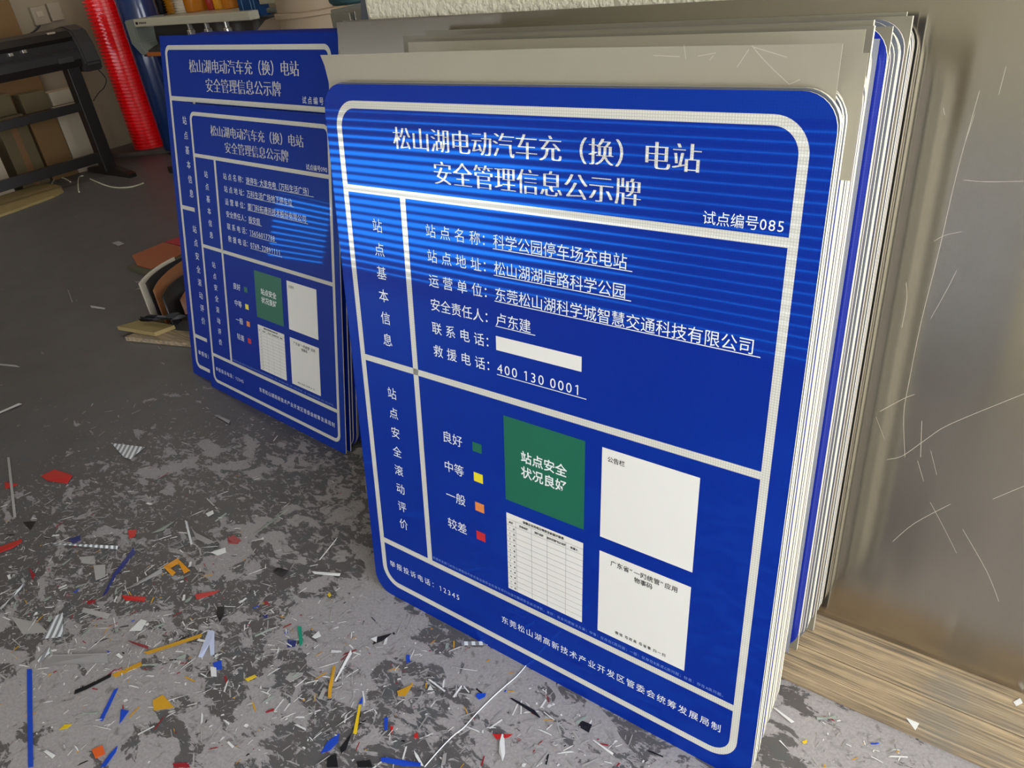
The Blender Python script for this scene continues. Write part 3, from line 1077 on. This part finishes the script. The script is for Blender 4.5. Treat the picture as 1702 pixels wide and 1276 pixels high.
a, b = at_y(550, 25, 1.15), at_y(588, 25, 1.15)
top = at_y(570, 15, 1.15).z
o = empty('steel_cabinet', 'pale grey steel cabinet top showing between duct and plaster wall', 'cabinet', ((a.x + b.x) / 2, 1.15, 0))
hw = (b.x - a.x) / 2
bm = NB(); box(bm, -hw, 0, 0, hw + .12, .35, top, .006); mesh_obj('carcass', bm, M_CAB, o)
bm = NB(); box(bm, hw - .004, -.006, .04, hw + .012, 0, top - .01, .002); mesh_obj('door_edge', bm, M_CHROME, o)
bm = NB(); box(bm, -hw + .01, -.012, .06, hw - .01, 0, top - .012, .003); mesh_obj('door', bm, M_CAB, o)
a = at_y(585, 5, 1.33)
bm = NB(); lathe(bm, [(.07, 0), (.082, .012), (.095, .14), (.1, .145), (.1, .155)], 28)
o = mesh_obj('bucket', bm, M_TEAL, None, True)
o.location = (a.x, 1.33, top + .0005)
tag(o, 'teal plastic bucket bottom standing on the grey cabinet', 'bucket')

# loose plank, strings and the pile beside the left stack
bm = NB()
prism(bm, [(-5.27, 1.0), (-5.30, 1.35), (-5.36, 1.66), (-5.43, 1.77), (-5.60, 1.835), (-5.84, 1.845), (-5.91, 1.80), (-5.91, 1.2)], 0, .018, 'z')
tag(mesh_obj('plywood_offcut', bm, M_PLY), 'yellowish plywood offcut with a rounded end at the far left floor', 'board')
for pts, lab in ((((-5583, 2071), (-5381, 2032), (-5146, 1995), (-5010, 1993), (-4924, 2017), (-4871, 2066), (-4872, 2147)), 'long pale string curving across the floor before the cutter foot'),
                 (((-5846, 1871), (-5949, 1938), (-5986, 1996), (-5897, 2005), (-5696, 1958)), 'short arched pale string beside the plywood offcut'),
                 (((-5255, 1811), (-5433, 1893), (-5671, 2012), (-5782, 2079), (-5776, 2110)), 'straight pale string pointing at the camera before the cutter')):
    bm = NB()
    tube(bm, smoothline([(x / 1000, yy / 1000, .021 if x < -5500 and yy < 1850 else .006) for x, yy in pts]), .0055, 6)
    tag(mesh_obj('string', bm, M_STRING), lab, 'string')
bm = NB()
tube(bm, smoothline([(x / 1000, yy / 1000, .0018) for x, yy in ((440, 7), (439, -34), (433, -68), (427, -110), (423, -158), (422, -195), (416, -220), (413, -247), (412, -278), (412, -307))], 4), .0011, 5)
tag(mesh_obj('thread', bm, M_INK), 'thin white thread running from under the big sign to the bottom edge', 'thread')

M_PAPO = mat('orange_printed_sheet', srgb(160, 84, 44), 0.5)
M_PAPR = mat('red_printed_sheet', srgb(170, 30, 44), 0.5)
M_PAPG = mat('dark_olive_sheet', srgb(78, 74, 52), 0.5)
M_CARDW = mat('grey_white_card', srgb(190, 180, 160), 0.6)
M_BLKF = mat('black_film_sheet', srgb(34, 30, 30), 0.3)
M_BRF = mat('brown_film_curl', srgb(122, 76, 42), 0.45)


def slab(name, pts, z0, t, m, lab, cat, tilt=None):
    bm = NB()
    prism(bm, pts, 0, t, 'z')
    for v in bm.verts:
        v.co.z += z0 + (tilt(v.co.x, v.co.y) if tilt else 0)
    return tag(mesh_obj(name, bm, m), lab, cat)


slab('printed_sheet', [(-3.24, 1.13), (-3.25, 1.34), (-2.95, 1.34), (-2.9, 1.05), (-3.04, 1.05)], .022, .003, M_PAPO, 'orange printed sheet lying behind the left stack', 'sheet')
slab('printed_sheet', [(-3.25, 1.35), (-3.22, 1.52), (-2.9, 1.46), (-2.95, 1.345)], .022, .003, M_PAPR, 'red printed sheet beside the orange one behind the left stack', 'sheet')
slab('printed_sheet', [(-3.10, 1.02), (-3.16, 1.40), (-2.6, 1.40), (-2.55, .98)], .0, .02, M_PAPG, 'dark olive sheets under the orange and red printed ones', 'sheet')


def curl(name, x, yy, r, a0, a1, h0, h1, m, lab, t=.003):
    """upright bent card"""
    bm = NB()
    A, B = [], []
    for i in range(13):
        a = R(a0 + (a1 - a0) * i / 12)
        for L, rr in ((A, r), (B, r - t)):
            L.append((bm.verts.new((x + rr * cos(a), yy + rr * sin(a), 0.0)), bm.verts.new((x + rr * cos(a), yy + rr * sin(a), h0 + (h1 - h0) * i / 12))))
    for L in (A, B):
        for p0, p1 in zip(L, L[1:]):
            bm.faces.new((p0[0], p1[0], p1[1], p0[1]))
    for i in range(12):
        bm.faces.new((A[i][1], A[i + 1][1], B[i + 1][1], B[i][1]))
    for i in (0, 12):
        bm.faces.new((A[i][0], A[i][1], B[i][1], B[i][0]))
    bmesh.ops.recalc_face_normals(bm, faces=bm.faces)
    return tag(mesh_obj(name, bm, m, None, True), lab, 'card')


curl('curved_card', -2.12, .80, .20, 150, 215, .24, .19, M_CARDW, 'grey white bent card standing by the left stack')
curl('curved_card', -2.07, .80, .19, 140, 215, .25, .2, M_BLKF, 'black bent card standing just inside the grey white one')
curl('curved_card', -2.02, .80, .18, 140, 222, .26, .18, M_BRF, 'brown bent card nested inside the black one, nearest it')
curl('curved_card', -1.97, .80, .17, 140, 225, .22, .16, M_BLKF, 'second black bent card nested inside the brown one')
curl('curved_card', -1.92, .80, .16, 150, 200, .2, .12, M_BRF, 'innermost brown bent card half hidden by the left stack')
slab('wooden_plank', [(-2.195, .50), (-2.175, .61), (-1.62, .76), (-1.62, .66)], 0, .02, M_WOOD, 'short brown plank on the floor under the black film by the left stack', 'plank')
slab('wood_batten', [(-2.30, .527), (-2.255, .622), (-2.03, .66), (-2.05, .57)], .021, .018, M_PLY, 'pale batten end poking out of the pile by the left stack', 'batten')
slab('wooden_plank', [(-2.34, .585), (-2.31, .66), (-2.18, .70), (-2.21, .63)], 0, .018, M_CARD2, 'dull board corner behind the pale batten', 'board')
bm = NB()
rr_ = random.Random(3)
g = [[bm.verts.new((-2.21 + .52 * i / 10, .595 + (.02 + .06 * i / 10) * j / 6 + .012 * i, .048 + .06 * (i / 10) + rr_.uniform(-.006, .012) + (.02 if (i + j) % 3 == 0 else 0))) for j in range(7)] for i in range(11)]
for i in range(10):
    for j in range(6):
        bm.faces.new((g[i][j], g[i + 1][j], g[i + 1][j + 1], g[i][j + 1]))
bmesh.ops.solidify(bm, geom=bm.faces[:], thickness=.002)
tag(mesh_obj('black_film', bm, M_BLKF), 'crumpled black film lying over the planks by the left stack', 'film')

# fill lamp added above the frame to brighten the rolls in the back corner
o = empty('added_fill_lamp', 'added unseen fill lamp over the back corner of the workshop', 'lamp', (-4.9, 1.7, 3.0))
bm = NB(); box(bm, -.65, -.06, 0, .65, .06, .08, .01); mesh_obj('housing', bm, M_CAB, o)
la = bpy.data.lights.new('fill_light', 'AREA')
la.shape, la.size, la.size_y, la.energy, la.color = 'RECTANGLE', 1.2, .08, 15, (1, .92, .8)
lo = bpy.data.objects.new('fill_light', la)
COL.objects.link(lo)
lo.parent = o
lo.location = (0, 0, -.01)

# ------------------------------------------------------------------ cuttings on the floor
FM = {'bl': (28, 72, 190), 'nv': (42, 46, 110), 'gd': (206, 152, 36), 'am': (222, 148, 24), 'ye': (226, 190, 30), 'bk': (26, 25, 28),
      'rd': (196, 40, 36), 'dr': (150, 34, 44), 'og': (222, 96, 40), 'lb': (196, 202, 226), 'wh': (222, 220, 216), 'lg': (168, 164, 160),
      'gy': (150, 146, 144), 'gn': (150, 158, 148), 'cy': (40, 130, 215), 'em': (24, 140, 108)}
FMAT = {k: mat('film_' + k, srgb(*c), 0.35) for k, c in FM.items()}


def striped():
    m = mat('striped_film', srgb(225, 225, 225), 0.3)
    nt = m.node_tree
    tc = nt.nodes.new('ShaderNodeTexCoord')
    w = nt.nodes.new('ShaderNodeTexWave')
    w.inputs['Scale'].default_value = 26
    w.inputs['Distortion'].default_value = 0
    w.bands_direction = 'DIAGONAL'
    nt.links.new(tc.outputs['Object'], w.inputs['Vector'])
    cr = nt.nodes.new('ShaderNodeValToRGB')
    cr.color_ramp.interpolation = 'CONSTANT'
    cr.color_ramp.elements[0].color = srgb(140, 140, 142)
    cr.color_ramp.elements[1].position = 0.5
    cr.color_ramp.elements[1].color = srgb(232, 236, 236)
    nt.links.new(w.outputs['Fac'], cr.inputs[0])
    nt.links.new(cr.outputs[0], nt.nodes['Principled BSDF'].inputs['Base Color'])
    return m


FMAT['st'] = striped()


def scrap(name, pts, m, z0, curlz, rnd, t=.0006):
    c = Vector((sum(p[0] for p in pts) / len(pts), sum(p[1] for p in pts) / len(pts)))
    bm = NB()
    A, B = [], []
    n = len(pts)
    zs = [rnd.uniform(0, 1) ** 2 * curlz for _ in pts]
    for (x, yy), dz in zip(pts, zs):
        A.append(bm.verts.new((x - c.x, yy - c.y, dz)))
        B.append(bm.verts.new((x - c.x, yy - c.y, dz + t)))
    bm.faces.new(A[::-1]); bm.faces.new(B)
    for i in range(n):
        bm.faces.new((A[i], A[(i + 1) % n], B[(i + 1) % n], B[i]))
    bmesh.ops.recalc_face_normals(bm, faces=bm.faces)
    o = mesh_obj(name, bm, m)
    o.location = (c.x, c.y, z0)
    return o


rnd = random.Random(11)
CAT = {'film_strip': 'film strip', 'film_scrap': 'film scrap', 'striped_scrap': 'film scrap', 'striped_tape': 'tape', 'netting_scrap': 'netting',
       'paper_chip': 'paper', 'splinter': 'sliver', 'plastic_band': 'plastic band'}
SCRAPS = """
film_strip|bl|-606,-654 -594,-647 -308,-771 -320,-778|long straight blue film strip lying up the left bottom corner of the floor
film_strip|bl|-343,-556 -347,-564 -298,-628 -287,-625|short slanting blue film strip on pale concrete near the bottom left
film_scrap|bl|-280,-584 -258,-576 -245,-607|blue film triangle beside a white splinter on the pale concrete
film_strip|bl|-195,-638 -184,-648 -168,-681 -178,-687 -191,-660|blue film strip running off the bottom edge beside an orange scrap
film_strip|gd|-307,-349 -298,-357 -370,-461 -387,-464 -337,-388|long golden film strip slanting across the littered floor at left
film_strip|gd|-370,-482 -356,-487 -381,-543 -398,-543|golden film strip end joined up with a black strip
film_strip|bk|-401,-542 -392,-549 -409,-602 -421,-625 -430,-618 -420,-596|black film strip tapering down left from the golden strip
film_strip|rd|-632,-388 -565,-355 -550,-366 -605,-392|flat red film strip below the amber square
film_strip|rd|-451,-277 -399,-233 -402,-252 -427,-287|pointed red film strip to the right of the amber square
film_scrap|rd|-877,-230 -856,-214 -831,-234 -839,-249|small red film square above the striped tape
film_scrap|dr|-578,-85 -532,-74 -519,-90 -552,-100|dark red ragged film scrap above a white triangle
striped_scrap|st|-723,-527 -714,-510 -629,-551 -674,-585|white and clear striped film piece standing out at the left of the litter
striped_tape|st|-1048,-387 -1036,-390 -826,-294 -834,-286|narrow white checkered tape lying across the litter
striped_scrap|st|-628,-587 -605,-594 -599,-627 -606,-627|small striped film corner under the larger striped piece
film_scrap|nv|-1011,-351 -995,-322 -969,-332 -973,-354|dark blue film scrap under the checkered tape
film_strip|nv|-786,-266 -764,-272 -722,-356 -681,-405 -680,-417 -735,-355|thin navy film strip slanting through the left litter
film_scrap|lb|-308,-331 -291,-325 -226,-370 -232,-377 -264,-358 -244,-391 -254,-397|pale lilac forked film scrap at the end of the golden strip
film_scrap|bl|-206,-388 -195,-371 -170,-386 -182,-397|blue film scrap with a white flap below the forked piece
film_scrap|wh|-200,-398 -185,-392 -162,-407 -173,-414|white flap tucked against the small blue scrap below the forked piece
film_scrap|bk|-355,-272 -342,-260 -315,-279 -301,-301 -333,-290|black crumpled film scrap below a white triangle tip
film_scrap|ye|-355,-694 -359,-679 -344,-668 -342,-680|yellow film sliver alone on the pale concrete at bottom left
netting_scrap|gd|-237,-529 -231,-507 -175,-512 -210,-543|amber frayed netting scrap near the bottom left
paper_chip|wh|-329,-740 -327,-734 -295,-729 -294,-737|white paper chip at the far bottom left
paper_chip|wh|10,-499 12,-495 32,-496 32,-501|tiny white paper chip alone on bare pale concrete
film_scrap|og|-235,-677 -226,-657 -199,-665 -206,-683|orange film scrap by the blue strip at the bottom edge
film_scrap|dr|-50,-594 -23,-574 -9,-578 -38,-597|dark red film scrap cut by the bottom edge of the view
splinter|wh|-756,-112 -750,-109 -637,-162 -639,-168|white matchstick shaped splinter near the red scraps
film_scrap|wh|-559,-155 -538,-120 -518,-131 -530,-152|white folded film triangle at the edge of the litter
film_strip|gy|-624,-269 -610,-278 -630,-349 -644,-370|pale grey strip slanting left of the amber square
film_scrap|lg|-820,-369 -792,-348 -744,-374 -755,-397|light grey film square in the middle of the left litter
film_scrap|lg|-899,-373 -866,-345 -823,-362 -865,-381|light grey film flap beside the grey square
film_strip|lg|-680,-469 -593,-441 -583,-455 -670,-480|pale tube like film strip with a dark open end
film_scrap|wh|-491,-445 -501,-406 -481,-401 -463,-428|white forked film scrap with a black underside
film_scrap|cy|-504,-539 -479,-521 -467,-530 -494,-544|bright light blue film chip beside a grey plastic band
film_strip|dr|-462,-464 -396,-446 -384,-452 -438,-464|dark red film strip above the golden strip
film_scrap|dr|-704,-452 -683,-435 -673,-445 -687,-455|small dull red scrap left of the flat red strip
film_strip|rd|-1180,-482 -1155,-428 -1133,-435 -1135,-466 -1146,-496|red orange film strip at the left edge of the floor
striped_tape|st|-893,-600 -937,-515 -928,-516 -887,-598|white checkered tape slanting at the left edge
plastic_band|gy|-605,-605 -467,-517 -437,-530 -579,-624|wide dull grey plastic band in the left litter
film_scrap|dr|-991,-477 -937,-482 -924,-496|narrow dark red film triangle in the left litter
splinter|gy|-714,-119 -676,-127 -586,-123 -598,-138 -652,-142|wavy pale grey peel beside the matchstick splinter
film_scrap|lg|-734,-607 -679,-566 -739,-564 -831,-596|faded grey film sheet under the striped pieces at left
film_scrap|am|-629,-263 -625,-221 -601,-224 -607,-256|upper left flap of the amber square scrap
film_scrap|am|-625,-221 -545,-231 -550,-247 -599,-232|right flap of the amber square scrap
film_scrap|am|-629,-263 -607,-256 -574,-257 -571,-271|lower flap of the amber square scrap
film_scrap|rd|-1446,-235 -1442,-190 -1366,-176 -1337,-176 -1313,-208 -1393,-236|large bright red film scrap on the left of the floor
film_scrap|rd|-1536,-319 -1472,-299 -1473,-319 -1490,-336|small red film scrap touching a white strip at far left
film_strip|lg|-1689,-245 -1681,-240 -1281,-388 -1289,-393|long thin white strip lying lengthwise at the far left
striped_scrap|st|-1409,2 -1263,50 -1241,-18 -1273,-24|grey and white striped film parallelogram near the floor centre
splinter|wh|-2082,-109 -2068,-115 -2051,-34 -2074,-37|bright white splinter reaching in from the left edge
splinter|lg|-2566,91 -2466,119 -2429,121 -2548,83|thin pale splinter at the left edge, far from the litter
film_scrap|gn|-801,-199 -787,-129 -777,-173|greenish grey film sliver by the matchstick splinter
splinter|lg|-790,-10 -713,-24 -712,-28 -789,-14|short pale stick on the dark floor paint
paper_chip|wh|-728,-58 -721,-37 -704,-45 -707,-63|white crumpled lump on the dark floor paint
paper_chip|gy|-1207,301 -1195,311 -1115,307 -1106,294|grey paper rectangle on the floor before the small blue sign
film_scrap|bk|-1239,-387 -1203,-362 -1174,-393|black film triangle at the foot of the long white strip
film_scrap|dr|-567,-92 -565,-73 -522,-77 -521,-93 -546,-104|dark red film scrap on the worn paint between the litter and the signs
splinter|wh|-270,64 -276,77 -250,-12 -254,-14|white stick on the floor left of the big blue sign
film_scrap|bk|-330,-111 -331,-94 -294,-84 -292,-110|black crumpled film tuft on bare concrete
film_strip|wh|-234,-55 -190,-33 -157,-20 -154,-27 -221,-57|white peel strip lying near the big sign's left foot
film_strip|gn|-514,87 -511,83 -504,21 -510,-46 -517,10|greenish pale strip tapering over the worn floor paint
film_strip|gd|55,-237 61,-233 104,-283 120,-299 114,-303 94,-284|upright golden film strip on the middle of the floor
splinter|wh|59,-182 69,-189 95,-263 92,-264|white stick to the right of the upright golden strip
film_strip|ye|188,-278 192,-275 239,-332 231,-335|yellow film strip with a blue tip near the bottom
film_scrap|bl|186,-277 179,-258 193,-272|blue tip lying against the yellow film strip
film_strip|em|-117,-201 -106,-197 -61,-231 -59,-241|emerald green film strip on the middle of the floor
film_scrap|bk|83,-122 108,-93 105,-122 91,-142|black pointed film scrap with a white corner
film_scrap|wh|74,-133 83,-119 95,-133|white corner lying on the black pointed film scrap
film_scrap|bl|184,-123 190,-118 206,-132 200,-139|small blue film chip under the big sign's lower edge
film_scrap|gd|237,-207 256,-174 262,-206 248,-215|golden film triangle with a torn pale edge
film_scrap|bl|205,-404 197,-378 202,-349 217,-365 218,-388|large blue speckled film scrap at the bottom
film_scrap|bk|231,-373 226,-334 245,-369 244,-381|black film sliver beside the large blue scrap
film_scrap|bk|225,-402 236,-387 261,-405 242,-418|black film scrap at the bottom edge left of another black one
film_scrap|bk|285,-376 307,-358 323,-366 297,-383|black film scrap at the bottom edge under the yellow strip
film_strip|bl|322,-342 333,-335 401,-306 407,-312 374,-331 329,-348|blue film strip lying along the bottom edge
film_scrap|rd|284,-278 291,-274 302,-290|red film chip on the left of a round grey patch
film_scrap|rd|343,-264 345,-257 357,-266 349,-271|red film chip on the right of a round grey patch
film_strip|bl|260,-271 266,-265 287,-289 282,-292|short upright blue film strip left of two red chips
film_strip|dr|20,-404 29,-389 35,-391 25,-405|dark red sliver on bare pale concrete
film_scrap|dr|-262,-195 -253,-189 -234,-194 -249,-200|dark red chip above a navy chip on the middle of the floor
film_scrap|nv|-226,-225 -216,-217 -209,-224 -216,-230|navy chip below a dark red chip on the middle of the floor
film_scrap|lg|-14,-322 -19,-305 9,-287 15,-294 5,-322|pale grey film wedge on the dark floor patch
film_strip|lg|96,-317 84,-291 94,-290 105,-313|pale green grey strip beside the upright golden strip
paper_chip|wh|-56,-206 -56,-184 -38,-192 -45,-205|white folded paper chip to the right of the green strip
film_strip|ye|-96,-375 -86,-354 -75,-355 -84,-375|dull yellow frayed strip on the pale concrete edge
film_scrap|nv|-106,-242 -82,-233 -70,-247 -85,-259|navy grey film scrap left of the green strip
film_scrap|ye|-133,-89 -134,-80 -122,-85 -121,-93|tiny bright yellow blob on the worn paint
film_scrap|bl|394,-123 393,-115 409,-105 413,-113 406,-126|blue film chip beside the thin white thread
film_scrap|rd|483,-176 520,-154 516,-166 498,-181|red film piece crossed by a white peel near the bottom
film_strip|wh|500,-165 506,-165 533,-197 540,-214 520,-201 508,-183|white peel hanging from the red film piece
film_scrap|bk|620,-50 644,-47 648,-66 622,-66|black square film patch below the big sign
film_strip|bk|461,-87 465,-84 524,-83 544,-90 543,-93|thin black film strip below the big sign
striped_tape|st|269,-24 334,15 342,8 277,-32|white checkered tape end poking out under the big sign
film_scrap|wh|293,-168 289,-155 305,-161|tiny white triangle by a white stick near the golden triangle
splinter|wh|275,-147 279,-144 329,-148 329,-152|white stick to the right of the golden triangle
splinter|wh|467,-168 477,-137 480,-138 471,-168|white stick above the red film piece
splinter|wh|352,-151 349,-118 352,-119 357,-150|white stick left of the blue chip by the thread
splinter|wh|368,-292 384,-296 410,-307 404,-309 381,-301|white curved peel above the bottom blue strip
splinter|lg|426,-265 431,-260 444,-279 441,-290|pale peel at the bottom edge right of the thread
film_strip|dr|499,-224 502,-224 510,-242 507,-244|dark red sliver at the bottom edge under the red piece
splinter|wh|663,-77 666,-74 714,-79 714,-83|white stick below the black square patch
paper_chip|wh|970,117 973,119 997,106|white triangle chip on the floor right of the big sign
film_strip|wh|933,181 939,182 981,171 977,165|white strip on the floor at the big sign's right foot
film_scrap|ye|1008,137 1015,147 1017,139 1012,134|small yellow spot of film on the floor at lower right
paper_chip|lg|-3677,1233 -3670,1274 -3576,1260 -3574,1221|pale paper rhombus on the dark floor at the back
splinter|gy|-2876,933 -2783,978 -2764,971 -2852,925|thin pale stick lying before the curved card
splinter|gy|-2761,866 -2753,921 -2717,929 -2712,897|grey peel lying before the curved card
splinter|lg|-2792,636 -2675,655 -2669,647 -2765,627|thin pale stick on the dark floor left of the plank end
splinter|gy|-3157,693 -3149,696 -2939,617 -2945,614|thin grey stick on the middle of the dark floor
"""
for i, ln in enumerate(SCRAPS.strip().splitlines()):
    nm, c, ps, lab = ln.split('|')
    pts = [tuple(float(v) / 1000 for v in q_.split(',')) for q_ in ps.split()]
    span = max((Vector(a) - Vector(b)).length for a in pts for b in pts)
    o = scrap(nm, pts, FMAT[c], .0005 + .0007 * (i % 5), min(.004, span * .04), rnd)
    tag(o, lab, CAT[nm])
for pts, lab in (([(1.158, .27), (1.182, .27), (1.180, .251)], 'pale film triangle lying on the nearer plank'),
                 ([(1.315, .409), (1.324, .425), (1.33, .416), (1.321, .402)], 'white film flake on the plank at the right edge')):
    tag(scrap('film_scrap', pts, FMAT['wh'], .0306, .0005, rnd), lab, 'film scrap')

# countless little slivers: the largest as things, the rest as one spread of specks


def free(x, yy):
    if -.42 < x < 1.02 and -.03 < yy < .5:
        return False
    if x > .9 and yy > .23:
        return False
    if -1.5 < x < -.5 and yy > .36:
        return False
    if x < -1.6 and .45 < yy:
        return False
    return True


def spot(rnd):
    while True:
        u, v = rnd.uniform(0, 1702), rnd.uniform(640, 1276)
        w = 1.0
        dens = .05 + .95 * math.exp(-(((u - 190) / 230) ** 2 + ((v - 1000) / 130) ** 2)) + .35 * math.exp(-(((u - 560) / 300) ** 2 + ((v - 1120) / 120) ** 2)) + .2 * (u > 850) * (v > 1050)
        if rnd.random() > dens:
            continue
        pt = on_floor(u, v)
        if free(pt.x, pt.y):
            return pt.x, pt.y


KINDS = (('wh', 'thin white film sliver among the litter on the floor', 'white slivers on the floor', 70, .004),
         ('lg', 'thin light grey film sliver among the litter on the floor', 'light grey slivers on the floor', 70, .004),
         ('gn', 'greenish clear film sliver among the litter on the floor', 'greenish slivers on the floor', 24, .008),
         ('dr', 'tiny dark red film shred among the litter on the floor', 'dark red shreds on the floor', 12, .004),
         ('gd', 'tiny golden film shred among the litter on the floor', 'golden shreds on the floor', 12, .004),
         ('bk', 'tiny black film shred among the litter on the floor', 'black shreds on the floor', 14, .005),
         ('bl', 'tiny blue film shred among the litter on the floor', 'blue shreds on the floor', 8, .004))
PROTO = {}
j = 0
for c, lab, grp, cnt, wd in KINDS:
    for i in range(cnt):
        x, yy = spot(rnd)
        key = (c, i % 6)
        if key not in PROTO:
            L = rnd.uniform(.012, .05) if c in ('wh', 'lg', 'gn') else rnd.uniform(.006, .018)
            w = wd * rnd.uniform(.35, 1.2) if i % 3 else wd * 2.2
            if i % 3 == 0:
                L *= .45
            pts = [(-L / 2, -w / 2 * rnd.uniform(.3, 1)), (L * rnd.uniform(-.1, .2), -w / 2 * rnd.uniform(.4, 1.6)), (L / 2, -w / 2 * rnd.uniform(.1, 1)),
                   (L / 2, w / 2 * rnd.uniform(.2, 1)), (L * rnd.uniform(-.2, .2), w / 2 * rnd.uniform(.3, 1)), (-L / 2, w / 2 * rnd.uniform(.3, 1))]
            o = scrap('film_sliver', pts, FMAT[c], 0, .0015, rnd, .0005)
            PROTO[key] = o
        else:
            o = PROTO[key].copy()
            COL.objects.link(o)
        o.location = (x, yy, .0004 + .0006 * (j % 6))
        o.rotation_euler = (0, 0, rnd.gauss(.9, .9))
        tag(o, lab, 'sliver', grp)
        j += 1

bm = NB()
for i in range(4200):
    x, yy = spot(rnd)
    s = rnd.choice((.0010, .0014, .002, .003))
    a = rnd.gauss(.9, 1.0)
    L = s * rnd.choice((1, 1.5, 4, 6))
    d, e = Vector((cos(a), sin(a), 0)), Vector((-sin(a), cos(a), 0))
    c0 = Vector((x, yy, .0008 + rnd.uniform(0, .0012)))
    q4 = [c0 - d * L - e * s * rnd.uniform(.2, .8), c0 + d * L - e * s * rnd.uniform(.1, .8), c0 + d * L * rnd.uniform(.4, 1) + e * s * .7, c0 - d * L * rnd.uniform(.4, 1) + e * s * .6]
    f = bm.faces.new([bm.verts.new(v) for v in q4])
    f.material_index = rnd.choices(range(6), (22, 40, 32, 3, 2, 2))[0]
o = mesh_obj('floor_specks', bm, [FMAT['wh'], FMAT['lg'], FMAT['gy'], FMAT['bk'], FMAT['gd'], FMAT['dr']])
o['kind'] = 'stuff'
tag(o, 'fine specks and shreds of cut film scattered all over the worn floor', 'film cuttings')
